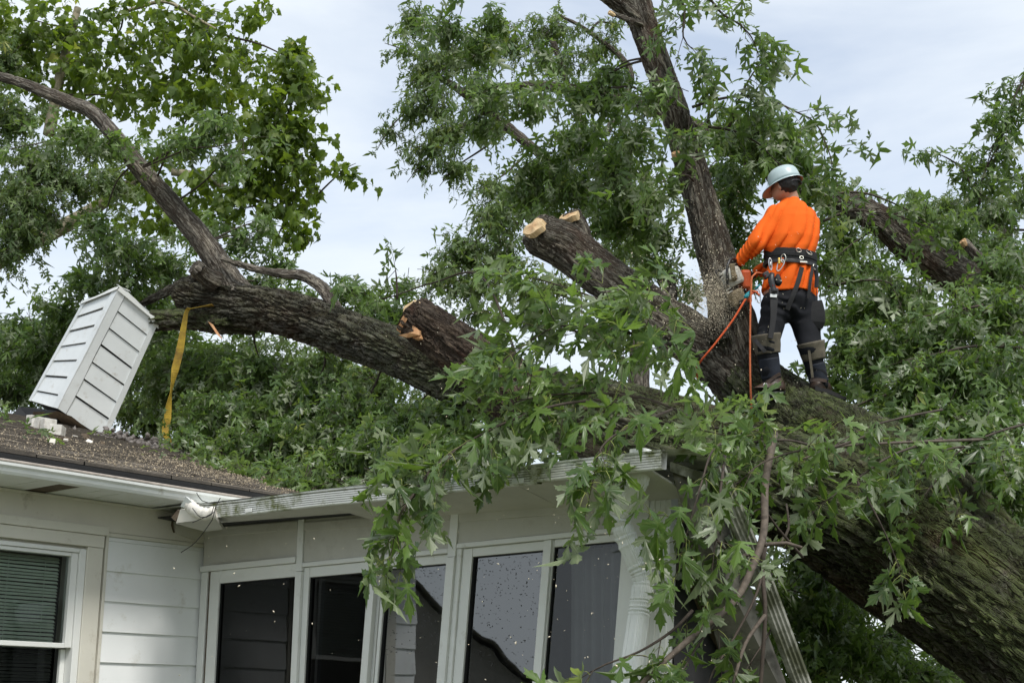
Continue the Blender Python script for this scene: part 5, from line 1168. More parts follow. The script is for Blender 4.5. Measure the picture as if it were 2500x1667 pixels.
YW = 10.6
def B(px, py, dy=0.0): return P(px, py, YW + dy)
M['skin'] = plain('skin', (.42, .235, .165), .5, var=.08, scale=20)
M['hair'] = plain('black_hair', (.009, .008, .008), .55, var=.4, scale=60, bmp=.6, bscale=220)
M['shirt'] = plain('orange_shirt', (.80, .130, .012), .85, var=.06, scale=6, bmp=.35, bscale=45, spec=.2, dirt=(.30, .055, .015), dirt_scale=6, dirt_lo=.57, dirt_hi=.78)
M['pants'] = plain('black_trousers', (.010, .011, .014), .85, var=.3, scale=9, bmp=.4, bscale=50, spec=.25)
M['navy'] = plain('navy_lower_leg', (.014, .018, .028), .8, var=.3, scale=12, bmp=.4, bscale=60)
M['strap'] = plain('black_webbing', (.014, .014, .015), .7, var=.25, scale=30, bmp=.4, bscale=200)
M['pad'] = plain('worn_tan_leather', (.115, .10, .072), .8, var=.25, scale=14, bmp=.5, bscale=60, dirt=(.05, .045, .035), dirt_scale=8)
M['boot'] = plain('brown_boot_leather', (.045, .028, .019), .5, var=.35, scale=14, bmp=.4, bscale=70)
M['sole'] = plain('black_rubber', (.012, .012, .012), .8, var=.2)
M['helmet'] = plain('pale_helmet_shell', (.44, .54, .56), .35, var=.04, scale=9, dirt=(.32, .35, .36), dirt_scale=22, dirt_lo=.62, dirt_hi=.75, spec=.5)
M['helmet_in'] = plain('helmet_underside', (.55, .30, .22), .5, var=.05)
M['plastic'] = plain('black_plastic', (.018, .018, .019), .4, var=.2, spec=.5)
M['steel'] = plain('brushed_steel', (.50, .50, .50), .35, metal=1.0, var=.12, scale=20)
M['brass'] = plain('gold_anodised', (.75, .50, .12), .35, metal=1.0, var=.1)
M['dring'] = plain('aluminium_ring', (.62, .63, .55), .35, metal=.9, var=.1)
M['rope_o'] = plain('orange_rope', (.48, .13, .05), .85, var=.35, scale=120, bmp=.6, bscale=260)
M['rope_r'] = plain('red_orange_rope', (.50, .08, .02), .85, var=.35, scale=120, bmp=.6, bscale=260)
M['teal'] = plain('teal_cord', (.01, .20, .24), .7, var=.25, scale=60)
M['saw_w'] = plain('grey_white_saw_cover', (.52, .51, .46), .5, var=.1, scale=20, dirt=(.25, .20, .13), dirt_scale=10, dirt_lo=.5, dirt_hi=.7)
M['saw_o'] = plain('orange_saw_housing', (.55, .10, .03), .5, var=.12, scale=20, dirt=(.22, .10, .05), dirt_scale=12, dirt_lo=.52, dirt_hi=.72)
M['saw_d'] = plain('sawdust_caked_housing', (.20, .16, .10), .9, var=.3, scale=25, bmp=.6, bscale=80)
M['tag'] = plain('white_label', (.62, .64, .64), .6, var=.1, scale=70)
M['red'] = plain('red_button', (.45, .03, .03), .5)
M['yellow'] = plain('yellow_sling_webbing', (.33, .225, .022), .8, var=.25, scale=30, bmp=.5, bscale=150, dirt=(.10, .055, .015), dirt_scale=3.5, dirt_lo=.46, dirt_hi=.68)

# torso outline, measured: py, left, right, half depth, depth shift
TOR = np.array([(728, 1862, 1992, .150, .03), (715, 1859, 1996, .156, .03), (690, 1863, 1996, .158, .03), (660, 1868, 1992, .142, .02), (632, 1872, 1988, .132, .01), (610, 1866, 1994, .142, .0), (585, 1865, 1998, .150, .0),
                (560, 1868, 1999, .152, .01), (535, 1874, 1996, .148, .02), (515, 1884, 1988, .132, .03), (502, 1894, 1975, .115, .04), (492, 1904, 1964, .095, .05), (484, 1912, 1954, .078, .05), (478, 1916, 1950, .062, .05)], float)
tz = np.array([B((l + r) / 2, y)[2] for y, l, r, _, _ in TOR]); tx = np.array([B((l + r) / 2, y)[0] for y, l, r, _, _ in TOR])
ta = np.array([(B(r, y)[0] - B(l, y)[0]) / 2 for y, l, r, _, _ in TOR]); tb = TOR[:, 3]; td = TOR[:, 4] + YW
o_ = np.argsort(tz); tz, tx, ta, tb, td = tz[o_], tx[o_], ta[o_], tb[o_], td[o_]
def torso(p, grow=0.0):
    z = p[..., 2]; cx = np.interp(z, tz, tx); a = np.interp(z, tz, ta) + grow; b = np.interp(z, tz, tb) + grow; cyy = np.interp(z, tz, td)
    q = np.sqrt(((p[..., 0] - cx) / a) ** 2 + ((p[..., 1] - cyy) / b) ** 2)
    d = (q - 1) * np.minimum(a, b)
    return np.maximum(d, np.maximum(z - tz[-1] - grow, tz[0] - grow - z))
SHL, ELL, WRL = B(1895, 528, .0), B(1848, 592, -.06), B(1806, 634, .06)
SHR, ELR, WRR = B(1966, 545, .06), B(1960, 610, .33), B(1842, 668, .30)
HIP = B(1927, 735, .03)
LL = [B(1896, 752, .0), B(1871, 838, -.08), B(1884, 925, -.02)]
RL = [B(1960, 755, .05), B(1979, 850, .0), B(2000, 936, .06)]
HEAD = B(1916, 452, .03); NECK = B(1932, 484, .05)
worker_base = B(1930, 965)
def body_sdf(p):
    d = torso(p, -.028)
    d = smin(d, cone(p, NECK, HEAD + [.012, .0, -.03], .060, .058), .04)
    d = smin(d, ell(p, HEAD, (.088, .100, .118)), .03)
    d = smin(d, ell(p, HEAD + np.array([-.045, .035, -.055]), (.055, .06, .06)), .03)       # jaw and chin turned to the left
    d = smin(d, cone(p, HEAD + [-.088, .06, -.015], HEAD + [-.104, .075, -.04], .012, .015), .015)   # nose
    d = smin(d, ell(p, HEAD + np.array([-.085, .065, .01]), (.02, .03, .012)), .02)         # brow
    d = smin(d, ell(p, HEAD + np.array([-.078, .05, -.075]), (.016, .02, .008)), .012)      # lips
    er = HEAD + np.array([-.050, -.072, -.030])
    ear = np.maximum(ell(p, er, (.022, .014, .034)), -ell(p, er + [-.004, -.012, .002], (.012, .010, .022)))
    d = np.minimum(d, ear)
    for a, b, c in ((SHL, ELL, WRL), (SHR, ELR, WRR)):
        d = smin(d, cone(p, a, b, .058, .045), .05); d = smin(d, cone(p, b, c, .045, .030), .03)
    d = smin(d, ell(p, HIP, (.165, .125, .12)), .06)
    for L in (LL, RL):
        d = smin(d, cone(p, L[0], L[1], .085, .058), .05); d = smin(d, cone(p, L[1], L[2], .055, .042), .03)
    return d
person = sdf_obj('person', body_sdf, B(1780, 990, -.3) + [0, 0, 0], B(2030, 400, .55), .0095, M['skin'], None)
person.location = tuple(np.array(person.location))
tag(person, 'worker in orange shirt, pale hard hat and harness standing on the fallen trunk', 'person')
def fold_field(p):
    """cloth creases fanning from the shoulder down to the belt"""
    q = p - SHL
    u = q[..., 0] * .90 - q[..., 2] * .44 + .1 * q[..., 1]
    w = vnoise(np.stack([p[..., 0] * 7, p[..., 1] * 7, p[..., 2] * 4], -1), 3)
    a = 1.4 * np.abs(np.sin(u * 34 + w * 4)) ** .6 - 1.0      # sharp valleys, round ridges
    bnd = np.clip(vnoise(p * 5.0, 9) * 1.6 - .35, 0, 1)
    return -.032 * a * (.25 + .75 * bnd) + .008 * (vnoise(p * 14.0, 5) - .5)
def shirt_sdf(p):
    d = torso(p, .0)
    near = cone(p, SHL, SHR, .07, .07); d = smin(d, near, .06)
    d = smin(d, cone(p, SHL, ELL, .086, .076), .045); d = smin(d, cone(p, ELL, WRL + (ELL - WRL) * .05, .074, .050), .02)
    d = smin(d, cone(p, SHR, ELR, .078, .07), .05); d = smin(d, cone(p, ELR, WRR + (ELR - WRR) * .05, .068, .046), .02)
    # blousing over the belt and bunched sleeve
    d = d + fold_field(p)
    along = np.clip(((p - ELL) @ (WRL - ELL)) / ((WRL - ELL) @ (WRL - ELL)), 0, 1)
    dist = cone(p, ELL, WRL, 0, 0)
    d = d + np.where(dist < .13, .006 * np.sin(along * 34 + p[..., 2] * 30) * (along > .1), 0)
    hem = B(1930, 716)[2] + .014 * np.sin((p[..., 0] - tx[0]) * 19) - .10 * (p[..., 0] - tx[0])
    far = (dist > .16)
    d = np.where(far, np.maximum(d, hem - p[..., 2]), d)
    return np.maximum(d, -cone(p, NECK - [0, 0, .02], NECK + [0, 0, .1], .068, .072))
sdf_obj('shirt', shirt_sdf, B(1785, 740, -.28), B(2025, 465, .50), .0062, M['shirt'], person)
def pants_sdf(p):
    d = ell(p, HIP + np.array([0, 0, -.01]), (.205, .155, .155))
    d = smin(d, cone(p, LL[0], LL[1], .112, .086), .05); d = smin(d, cone(p, LL[1], LL[2], .084, .070), .03)
    d = smin(d, cone(p, RL[0], RL[1], .118, .088), .05); d = smin(d, cone(p, RL[1], RL[2], .084, .068), .03)
    q = p[..., 2]; w = vnoise(p * 9.0, 2)
    d = d + .008 * np.sin(q * 70 + w * 8 + p[..., 0] * 20) * np.clip(vnoise(p * 6.0, 7) * 1.8 - .5, 0, 1) + .012 * (vnoise(p * 12.0, 4) - .5)
    return np.maximum(d, q - B(1930, 690)[2])
sdf_obj('trousers', pants_sdf, B(1835, 950, -.28), B(2030, 680, .33), .008, M['pants'], person)
# hair: cap at the back of the head
def hair_sdf(p):
    d = ell(p, HEAD + np.array([.006, -.004, .012]), (.101, .113, .119))
    d = d + .006 * (vnoise(p * 60.0, 1) - .5)
    cut = (p - (HEAD + np.array([-.056, 0, -.02]))) @ nrm([-1, .1, -.30])     # clear of the face
    low = (HEAD[2] - .098) - p[..., 2]
    return np.maximum(np.maximum(d, cut), low)
sdf_obj('hair', hair_sdf, HEAD - .15, HEAD + .15, .006, M['hair'], person)
# helmet
hu = nrm([-.26, .10, .95]); hf = nrm(np.array([-.86, .42, -.25])); hf = nrm(hf - hu * (hf @ hu)); hs = np.cross(hu, hf)
HC = HEAD + np.array([.004, -.004, .012])
def HP(a, r, h): return HC + hf * math.cos(a) * r[0] + hs * math.sin(a) * r[1] + hu * h
hv, hfc = [], []; K = 36; prof = [(1.0, 0), (1.0, .028), (.985, .055), (.94, .082), (.84, .108), (.66, .128), (.40, .140), (.12, .144)]
for (k, h) in prof:
    for j in range(K):
        a = j / K * 6.2832; ridge = .004 * max(0, math.cos(a * 2)) ** 6 * (k < .95)
        hv.append(HP(a, (.130 * k, .113 * k), h * .94 + ridge + .006))
n_ = len(prof)
for i in range(n_ - 1): hfc += [(i * K + j, i * K + (j + 1) % K, (i + 1) * K + (j + 1) % K, (i + 1) * K + j) for j in range(K)]
hfc.append(tuple((n_ - 1) * K + j for j in range(K)))
hel = obj('helmet', hv, hfc, M['helmet'], person, smooth=True)
md = hel.modifiers.new('t', 'SOLIDIFY'); md.thickness = .004
hv, hfc = [], []
for j in range(K + 1):                                            # brim, deep peak at the front
    a = j / K * 6.2832; pk = max(0, math.cos(a)) ** 2
    for (ro, hh) in ((0, .008), (.016 + .060 * pk, -.004 - .022 * pk), (.017 + .060 * pk, -.009 - .023 * pk), (.0, .001)):
        hv.append(HP(a, (.130 + ro, .113 + ro), hh))
hfc = [(j * 4 + k, j * 4 + (k + 1) % 4, j * 4 + 4 + (k + 1) % 4, j * 4 + 4 + k) for j in range(K) for k in range(4)]
obj('brim', hv, hfc, M['helmet'], hel, smooth=False)
hv = []
for j in range(K + 1):
    a = j / K * 6.2832; pk = max(0, math.cos(a)) ** 2
    hv += [HP(a, (.124, .107), .0), HP(a, (.143 + .060 * pk, .126 + .06 * pk), -.0115 - .024 * pk)]
obj('brim_underside', hv, [(j * 2, j * 2 + 1, j * 2 + 3, j * 2 + 2) for j in range(K)], M['helmet_in'], hel)
ribbon('suspension_band', [HP(a, (.116, .103), -.022) for a in np.linspace(2.0, 4.6, 9)], .030, .004, hu, M['plastic'], hel)
cut_face(HP(3.5, (.121, .108), -.026), HP(3.5, (1, 1), 0) - HC, .021, M['plastic'], hel, name='ratchet_knob', rag=.02)
ribbon('visor_clip', [HP(a, (.135, .118), .020) for a in np.linspace(3.9, 4.5, 5)], .018, .003, hu, M['helmet'], hel)
# harness belt, following the waist
bc = B(1930, 632); 
def waist(a, zz, g):
    i = lambda arr: float(np.interp(zz, tz, arr))
    return np.array([i(tx) + (i(ta) + g) * math.cos(a), i(td) + (i(tb) + g) * math.sin(a), zz])
def belt(name, z0, z1, g, mat, par=person):
    v = []; K = 48
    for j in range(K):
        a = j / K * 6.2832; dz = -.035 * math.cos(a) * 0 - .02 * math.cos(a + .4)
        for (zz, gg) in ((z0, g), (z1, g), (z1, g + .012), (z0, g + .012)): v.append(waist(a, bc[2] + zz, gg) + UP * dz)
    return obj(name, v, [(j * 4 + k, ((j + 1) % K) * 4 + k, ((j + 1) % K) * 4 + (k + 1) % 4, j * 4 + (k + 1) % 4) for j in range(K) for k in range(4)], mat, par, bevel=.003)
hb = belt('harness_belt', -.062, .052, -.006, M['strap']); belt('belt_edge', -.066, -.040, .007, M['plastic'], hb); belt('belt_web', -.012, .018, .007, M['strap'], hb)
front = np.array([0, -.02, 0])
F = lambda x, y, dy=-.17: B(x, y, dy)
for (x, y, dy, R_, n) in ((1950, 611, -.155, .030, (0, -1, .9)), (1975, 616, -.12, .034, (.5, -1, .9)), (1913, 631, -.165, .034, (-.9, -1, 0)), (1988, 652, -.10, .024, (1, -.8, .2))):
    torus('belt_ring', F(x, y, dy), n, R_, .0042, M['dring'], hb, 20, .62)
torus('belt_ring', F(1957, 629, -.17), (0, -1, .3), .014, .003, M['dring'], hb)
obox('belt_buckle', F(1962, 640, -.165), np.array([.030, .006, 0]), np.array([0, .005, 0]), UP * .006, M['dring'], hb, .002)
ribbon('leg_strap', [F(1958, 652, -.175), F(1948, 690, -.175), F(1934, 726, -.165), F(1922, 756, -.14)], .036, .004, (1, 0, .3), M['strap'], hb)
ribbon('side_strap', [F(1984, 650, -.12), F(1978, 690, -.14), F(1974, 728, -.13)], .024, .004, (1, -.3, 0), M['strap'], hb)
ribbon('side_strap', [F(1990, 648, -.09), F(1994, 680, -.09), F(1993, 702, -.09)], .03, .012, (1, -.5, 0), M['plastic'], hb)
tube('belt_cord', [F(1992, 700, -.08), F(1996, 740, -.08), F(2000, 772, -.08)], [.003] * 3, M['strap'], hb, .03, 5)
# pouch, hand saw in its scabbard, carabiners
sc = bpy.data.objects.new('hand_saw', None); COL.objects.link(sc); sc.parent = person
ribbon('scabbard', [F(1890, 718, -.20), F(1889, 745, -.205), F(1888, 775, -.205), F(1881, 826, -.20)], [.060, .054, .044, .036], .016, (1, 0, .06), M['strap'], sc)
tube('handle', [F(1885, 668, -.19), F(1883, 684, -.20), F(1887, 702, -.205), F(1890, 716, -.205)], [.020, .026, .024, .028], M['plastic'], sc, .02, 12)
obox('throat', F(1889, 714, -.205), np.array([.036, 0, 0]), np.array([0, .012, 0]), UP * .034, M['plastic'], sc, .006)
obox('white_label', F(1888.5, 722, -.219), np.array([.026, 0, -.002]), np.array([0, .0015, 0]), np.array([.002, 0, .0125]), M['tag'], sc, .001)
obox('tool_clip', F(1871, 672, -.18), np.array([.022, .0, .012]), np.array([0, .02, 0]), np.array([-.01, 0, .024]), M['plastic'], sc, .008)
for (x, y) in ((1869, 673), (1887, 697)): cut_face(F(x, y, -.225 if x > 1880 else -.205), (0, -1, 0), .0065, M['red'], sc, name='button')
tube('pouch', [F(1899, 672, -.17), F(1899, 680, -.185), F(1900, 690, -.185), F(1899, 698, -.175)], [.014, .026, .030, .014], M['strap'], person, .01, 14)
ribbon('thigh_pouch', [F(1990, 738, -.05), F(1993, 760, -.055), F(1994, 785, -.05), F(1992, 800, -.03)], [.11, .125, .125, .10], .06, (1, -.35, 0), M['strap'], person)
def carabiner(x, y, dy, w, h, mat, tilt=0.0, name='carabiner'):
    c = F(x, y, dy); pts = []
    for k in range(13):
        a = k / 12 * 6.2832; px_, pz = w * math.sin(a) * (1.0 if math.cos(a) > 0 else .8), h * math.cos(a)
        pts.append(c + np.array([px_ * math.cos(tilt) - pz * math.sin(tilt), 0, px_ * math.sin(tilt) + pz * math.cos(tilt)]))
    return tube(name, pts, [.0048] * 13, mat, person, .01, 7)
carabiner(1881, 645, -.19, .012, .050, M['steel'], .05); carabiner(1905, 648, -.19, .022, .052, M['steel'], -.5); carabiner(1851, 722, -.16, .020, .058, M['steel'], .1)
tube('gate_sleeve', [F(1881, 640, -.20), F(1881, 650, -.20)], [.0085, .0085], M['steel'], person, .01, 8); tube('gate_sleeve', [F(1901.5, 630, -.20), F(1902, 637, -.20), F(1902.5, 645, -.20)], [.0085, .0105, .0095], M['brass'], person, .006, 10)
tube('carabiner_sleeve', [F(1836, 711, -.165), F(1846, 713, -.165), F(1854, 722, -.165)], [.0085] * 3, M['saw_o'], person, .01, 8)
# knee pads, boots
def cuff(name, a, b, ra, rb, mat, t0, t1, par=person):
    a = np.asarray(a); b = np.asarray(b); pts = [a + (b - a) * t for t in (t0, (t0 + t1) / 2, t1)]
    return tube(name, pts, [ra, (ra + rb) / 2, rb], mat, par, .012, 28, .03)
kp = cuff('knee_pad', LL[1] + UP * .05, LL[2], .114, .094, M['pad'], -.06, .40)
ribbon('knee_strap', [F(1842, 830, -.16), F(1850, 838, -.205), F(1862, 852, -.205), F(1868, 858, -.20)], .030, .006, (.8, 0, .9), M['strap'], kp)
kp = cuff('knee_pad', RL[1] + UP * .04, RL[2], .110, .090, M['pad'], -.02, .42)
ribbon('shin_strap', [F(1975, 855, -.09), F(1980, 890, -.07), F(1984, 922, -.05)], .02, .004, (1, -.2, 0), M['pad'], kp)
cuff('shin_sleeve', LL[1], LL[2], .080, .074, M['navy'], .42, .98); cuff('shin_sleeve', RL[1], RL[2], .078, .072, M['navy'], .44, .98)
def boot(heel, toe, ank, name='boot'):
    heel, toe, ank = map(np.asarray, (heel, toe, ank)); d = nrm(toe - heel); sd = nrm(np.cross(UP, d))
    def f(p):
        a = cone(p, heel + UP * .055, heel + (toe - heel) * .55 + UP * .055, .050, .054); a = smin(a, ell_oriented(p, heel + (toe - heel) * .78 + UP * .048, d, sd, (.085, .056, .048)), .03)
        a = smin(a, cone(p, heel + d * .03 + UP * .05, ank + UP * .03, .054, .066), .04)
        a = a + .004 * np.sin(p[..., 2] * 160) * (p[..., 2] > heel[2] + .09)
        return np.maximum(a, heel[2] + .022 - p[..., 2])
    lo = np.minimum(np.minimum(heel, toe), ank) - .14; hi = np.maximum(np.maximum(heel, toe), ank) + .14
    b = sdf_obj(name, f, lo, hi, .007, M['boot'], person)
    v = []; out = []
    for k in range(20):
        a = k / 20 * 6.2832; L = np.linalg.norm(toe - heel); c = heel + d * L * .5
        w = .052 if math.cos(a) > 0 else .046
        out.append(c + d * math.copysign(abs(math.cos(a)) ** .7, math.cos(a)) * (L * .5 + .055) + sd * math.copysign(abs(math.sin(a)) ** .8, math.sin(a)) * w)
    n = len(out); v = [q + UP * (.026 + (0)) for q in out] + [q - UP * .004 for q in out]
    obj('sole', v, [tuple(range(n)), tuple(range(2 * n - 1, n - 1, -1))] + [(i, i + n, (i + 1) % n + n, (i + 1) % n) for i in range(n)], M['sole'], b)
    return b
def ell_oriented(p, c, d, s, ax):
    u = np.cross(d, s); q = p - c; q = np.stack([q @ d, q @ s, q @ u], -1); return (np.linalg.norm(q / np.asarray(ax), axis=-1) - 1) * min(ax)
b1 = boot(B(1902, 962, -.03), B(1846, 972, -.13), LL[2] + UP * .02); b2 = boot(B(1996, 962, .03), B(2018, 962, .20), RL[2] + UP * .02)
ribbon('spur_strap', [F(1905, 912, -.10), F(1888, 922, -.115), F(1874, 934, -.12)], .024, .005, (.5, 0, 1), M['boot'], b1); torus('spur_ring', F(1869, 941, -.135), (.2, -1, 0), .017, .004, M['steel'], b1)
ribbon('spur_strap', [F(1868, 946, -.13), F(1862, 958, -.12), F(1858, 970, -.10)], .018, .005, (1, 0, .2), M['strap'], b1)
ribbon('spur_strap', [F(1978, 928, -.03), F(2000, 927, -.05), F(2018, 930, -.02)], .026, .005, (0, 0, 1), M['boot'], b2)
ribbon('spur_shank', [F(1990, 948, -.06), F(2020, 955, -.05), F(2046, 966, -.05), F(2066, 974, -.05)], [.03, .03, .03, .02], .010, (0, 0, 1), M['sole'], b2)
# gloved left hand closed on the saw's front handle: palm, four fingers, thumb
def hand(wr, grip, across, name):
    """wr wrist, grip centre of the bar held, across: bar direction"""
    wr, grip = np.asarray(wr), np.asarray(grip); ac = nrm(across); fw = nrm(grip - wr); fw = nrm(fw - ac * (fw @ ac)); up = np.cross(ac, fw)
    if up[2] < 0: up = -up
    def f(p):
        c = grip - fw * .03 + up * .016
        d = ell_oriented(p, c, fw, ac, (.052, .044, .021)); d = smin(d, cone(p, wr, c - fw * .02, .030, .030), .03)
        for k, ln in enumerate((.92, 1.0, .95, .78)):
            b0 = grip + ac * (.030 - .020 * k) + up * .018 - fw * .004; b1_ = b0 + (fw * .024 - up * .006) * ln; b2_ = b1_ + (fw * .004 - up * .030) * ln; b3 = b2_ + (-fw * .024 - up * .008) * ln
            fg = np.minimum(np.minimum(cone(p, b0, b1_, .0098, .0095), cone(p, b1_, b2_, .0095, .009)), cone(p, b2_, b3, .009, .0078)); d = smin(d, fg, .004)
        t0 = c + ac * .040 - up * .004; t1 = t0 + ac * .012 - up * .022 + fw * .012; t2 = t1 - up * .012 + fw * .022 - ac * .006
        return smin(d, np.minimum(cone(p, t0, t1, .0125, .011), cone(p, t1, t2, .011, .009)), .006)
    return sdf_obj(name, f, np.minimum(wr, grip) - .09, np.maximum(wr, grip) + .09, .0042, M['glove'], person)
M['glove'] = plain('dark_work_glove', (.030, .022, .017), .8, var=.4, scale=30, bmp=.4, bscale=90)
hand(WRL, B(1796, 645, .06), (.25, .5, -.6), 'glove'); hand(WRR, B(1826, 682, .20), (.2, -.3, .9), 'glove')

# ================================================================== chainsaw
saw = thing('chainsaw', B(1790, 760, .05), 'small white and orange chainsaw held against the upright limb', 'chainsaw')
sd_ = nrm(B(1800, 760, .1) - B(1772, 660, .0)); sx_ = nrm(np.array([1, .15, .0]) - sd_ * np.dot([1, .15, 0], sd_)); sy_ = np.cross(sd_, sx_)
sy_ = sy_ if sy_[1] > 0 else -sy_
k_ = 1 / 3472 * 10.8
def SB(name, x, y, dy, hx, hy, hd, mat, bv=.012, rot=0):
    ax = sx_ * math.cos(rot) + sd_ * math.sin(rot); az = np.cross(ax, sy_)
    return obox(name, B(x, y, dy), ax * hx, sy_ * hy, az * hd, M[mat], saw, bv)
cov = SB('engine_cover', 1786, 676, .02, .072, .075, .070, 'saw_w', .025, -.15)
for i in range(7):
    c = B(1763 + i * 3.2, 668 + i * 7.5, -.035); obox('cooling_fin', c, sx_ * .022 + sd_ * -.006, sy_ * .008, sd_ * .005, M['saw_w'], cov, .002)
SB('rear_housing', 1818, 682, .05, .038, .06, .075, 'saw_o', .02, .25); SB('rear_handle', 1828, 712, .10, .018, .022, .085, 'saw_o', .012, .2)
SB('clutch_cover', 1798, 726, .03, .062, .05, .062, 'saw_d', .02, -.1); SB('recoil_cover', 1790, 672, -.075, .040, .018, .034, 'saw_w', .010, .1); cut_face(B(1794, 674, -.105), (0, -1, .1), .022, M['saw_d'], saw, name='starter_badge')
SB('hand_guard', 1790, 664, -.10, .020, .008, .065, 'saw_d', .006, .12); SB('muffler', 1812, 740, .02, .030, .03, .03, 'sole', .008)
tube('front_handle', [B(1777, 700, -.06), B(1775, 672, -.09), B(1777, 646, -.09), B(1786, 632, -.05), B(1797, 636, .03), B(1808, 652, .10)], [.011] * 6, M['plastic'], saw, .02, 10)
torus('chain_brake_ring', B(1757, 668, .0), (.4, -1, .2), .030, .010, M['sole'], saw)
ribbon('guide_bar', [B(1792, 742, .12), B(1780, 730, .24), B(1764, 722, .36), B(1752, 716, .46)], [.07, .07, .066, .04], .005, sd_, M['steel'], saw)
ribbon('saw_chain', [B(1794, 752, .12), B(1781, 741, .24), B(1764, 732, .36), B(1752, 722, .46)], .010, .009, sd_, M['sole'], saw)
# ================================================================== ropes
r1 = tube('climbing_rope', [B(1860, 668, -.16), B(1846, 666, -.20), B(1836, 676, -.22), B(1834, 700, -.22), B(1832, 760, -.22), B(1831, 850, -.22), B(1832, 940, -.20), B(1835, 1000, -.12), B(1838, 1030, -.02)], [.0075] * 9, M['rope_o'], None, .03, 8)
tag(r1, 'orange climbing rope hanging straight down beside the worker', 'rope')
r2 = tube('lanyard_rope', [B(1850, 712, -.14), B(1838, 716, -.16), B(1822, 728, -.20), B(1790, 780, -.24), B(1745, 840, -.26), B(1712, 880, -.22), B(1700, 905, -.08), B(1704, 930, .1)], [.008] * 8, M['rope_r'], None, .03, 8)
tag(r2, 'red lanyard rope running diagonally from the harness round the trunk', 'rope')
tube('knot_sleeve', [B(1832, 712, -.18), B(1824, 722, -.20), B(1818, 727, -.20)], [.014, .019, .014], M['teal'], r2, .01, 10)
tube('knot_tail', [B(1843, 707, -.16), B(1850, 700, -.17), B(1856, 694, -.17)], [.006, .008, .006], M['teal'], r2, .01, 8)
# ================================================================== yellow strap over the limb
sp = [(520, 745, 13.72), (472, 752, 13.78), (457, 758, 13.80), (450, 790, 13.8), (440, 850, 13.8), (428, 900, 13.8), (421, 935, 13.8), (417, 960, 13.8), (413, 985, 13.8), (408, 1020, 13.8), (404, 1050, 13.8), (406, 1068, 13.75), (418, 1080, 13.65), (438, 1092, 13.55)]
wd_ = [(1, 0, 0), (1, 0, .2), (1, 0, .2), (1, 0, .1), (1, .2, 0), (.9, .3, 0), (.4, .9, 0), (.1, 1, 0), (.6, .8, 0), (1, .3, 0), (1, 0, 0), (.9, -.3, .3), (.6, -.5, .6), (.3, -.6, .8)]
st_ = ribbon('tow_strap', [P(*q) for q in sp], [.05, .05, .04, .055, .075, .075, .05, .04, .06, .078, .07, .055, .045, .04], .006, wd_, M['yellow'], None, .02)
tag(st_, 'dirty yellow webbing strap hanging from the limb end beside the chimney', 'strap')

# ================================================================== wood chips, sawdust and debris
def chips(name, pos, size, mat, label, cat, aspect=1.8):
    n = len(pos); d = nrm(rng.normal(0, 1, (n, 3))); r = nrm(rng.normal(0, 1, (n, 3))); s = nrm(np.cross(d, r)); w = np.cross(d, s)
    sz = (size * np.exp(rng.normal(0, .42, n)))[:, None]
    v = np.stack([pos - d * sz * aspect, pos + s * sz + w * sz * .3, pos + d * sz * aspect, pos - s * sz, pos + w * sz * .5], 1)
    t = np.array([(0, 1, 2), (0, 2, 3), (0, 4, 1), (1, 4, 2), (2, 4, 3), (3, 4, 0)])
    o = fast_mesh(name, v.reshape(-1, 3), (t[None] + (np.arange(n) * 5)[:, None, None]).reshape(-1, 3), mat, None, kind='stuff', base=pos.mean(axis=0))
    tag(o, label, cat); return o
pp = []
for _ in range(620):                                              # thrown from the cut
    t = rng.random() ** .7; a = rng.normal(0, .35)
    pp.append(P(1765 - 190 * t + rng.normal(0, 45), 730 - 110 * t * rng.random() + 140 * t * t + rng.normal(0, 70) * (.3 + t), 10.35 + rng.normal(0, .25)))
for _ in range(230): pp.append(P(rng.normal(1720, 55), rng.normal(560, 90), 10.6 + rng.normal(0, .12)))
for _ in range(260): pp.append(P(rng.normal(1400, 260), rng.uniform(560, 1150), rng.uniform(9, 10.4)))
for _ in range(60): pp.append(P(rng.normal(1880, 60), rng.uniform(560, 980), 10.2))
chips('sawdust_cloud', np.array([P(1738 + rng.normal(0, 30), 732 + rng.normal(0, 40), 10.55 + rng.normal(0, .1)) for _ in range(9000)]), .0017, M['chip'], 'fine cloud of sawdust hanging left of the chainsaw', 'sawdust', 1.2)
chips('flying_wood_chips', np.array(pp), .0026, M['chip'], 'pale sawdust and chips flying from the saw cut', 'wood chips')
pp = [P(rng.normal(1420, 190), rng.uniform(1130, 1660), rng.uniform(6.2, 7.0)) for _ in range(120)] + [P(rng.uniform(420, 1100), rng.uniform(1280, 1660), rng.uniform(6.2, 7.4)) for _ in range(40)]
chips('falling_wood_chips', np.array(pp), .0023, M['chip'], 'pale wood chips falling in front of the sunroom windows', 'wood chips', 2.2)
pp = []
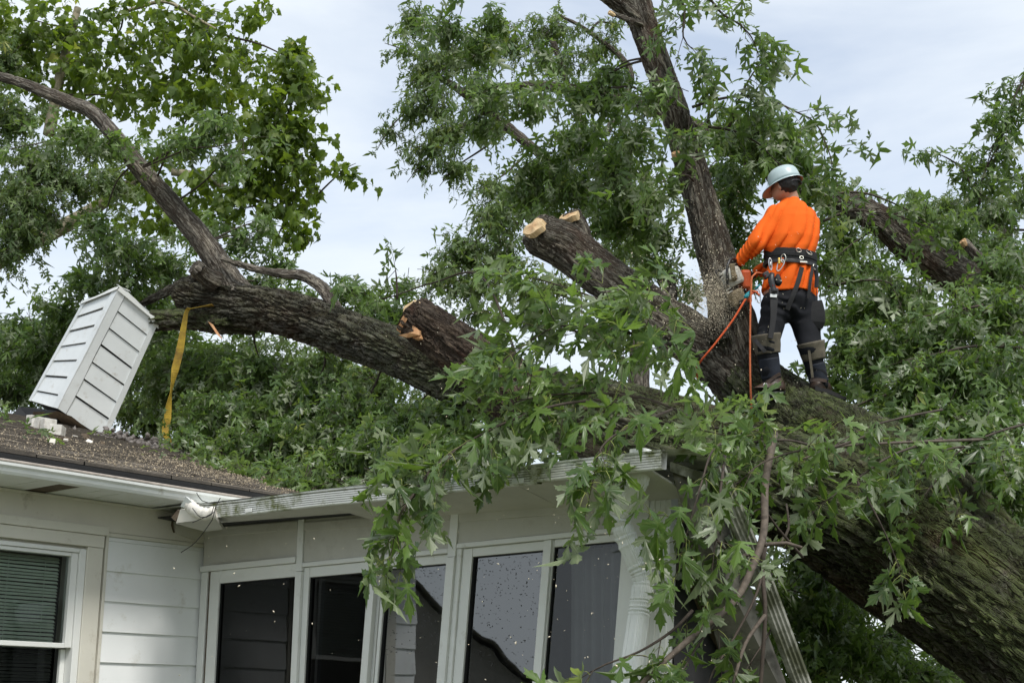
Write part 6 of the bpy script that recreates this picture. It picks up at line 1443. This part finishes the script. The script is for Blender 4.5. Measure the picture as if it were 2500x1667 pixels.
for _ in range(4200):
    s_ = rng.uniform(-2.2, 2.6); o_ = .40 - abs(rng.normal(0, 1)) * 1.3; 
    if o_ < -4.8: continue
    pp.append(W1(s_, roof_z(o_) + .018, o_))
pp += [W1(rng.normal(.5, .6), roof_z(-.6) + .02 + 0, -.6) if False else W1(s_, roof_z(o_) + .019, o_) for s_, o_ in zip(rng.normal(.9, .7, 3000), -np.abs(rng.normal(.9, .7, 3000)))]
chips('roof_sawdust', np.array(pp), .0034, M['chip2'] if 'chip2' in M else plain('roof_chip', (.38, .32, .23), .9, var=.45, scale=9), 'tan chips and leaf litter strewn over the brown shingles', 'wood chips', 1.6)
# grey loft insulation and torn rubble along the ridge, right of the chimney
iv, it = [], []; base = 0
ico = [(0, 0, 1), (.894, 0, .447), (.276, .851, .447), (-.724, .526, .447), (-.724, -.526, .447), (.276, -.851, .447), (.724, .526, -.447), (-.276, .851, -.447), (-.894, 0, -.447), (-.276, -.851, -.447), (.724, -.526, -.447), (0, 0, -1)]
ict = [(0, 1, 2), (0, 2, 3), (0, 3, 4), (0, 4, 5), (0, 5, 1), (1, 6, 2), (2, 7, 3), (3, 8, 4), (4, 9, 5), (5, 10, 1), (6, 7, 2), (7, 8, 3), (8, 9, 4), (9, 10, 5), (10, 6, 1), (6, 11, 7), (7, 11, 8), (8, 11, 9), (9, 11, 10), (10, 11, 6)]
for _ in range(1500):
    t = rng.random(); px = 165 + 330 * t; yb = np.interp(px, [165, 250, 330, 430, 495], [1058, 1076, 1098, 1122, 1142])
    c = P(px + rng.normal(0, 8), yb - abs(rng.normal(0, 13)) * (1 if px > 255 else .3), 13.6 + rng.normal(0, .15)); r = rng.uniform(.007, .030)
    q = np.array(ico) * r * rng.uniform(.3, 1.7, (12, 3)); iv.append(c + q); it.append(np.array(ict) + base); base += 12
ins = fast_mesh('insulation_debris', np.concatenate(iv), np.concatenate(it), plain('grey_insulation', (.15, .135, .125), .95, var=.55, scale=16, bmp=.6), None, kind='stuff', base=P(330, 1100, 13.6))
tag(ins, 'grey fluffy insulation and rubble spilled on the ridge beside the chimney', 'insulation')
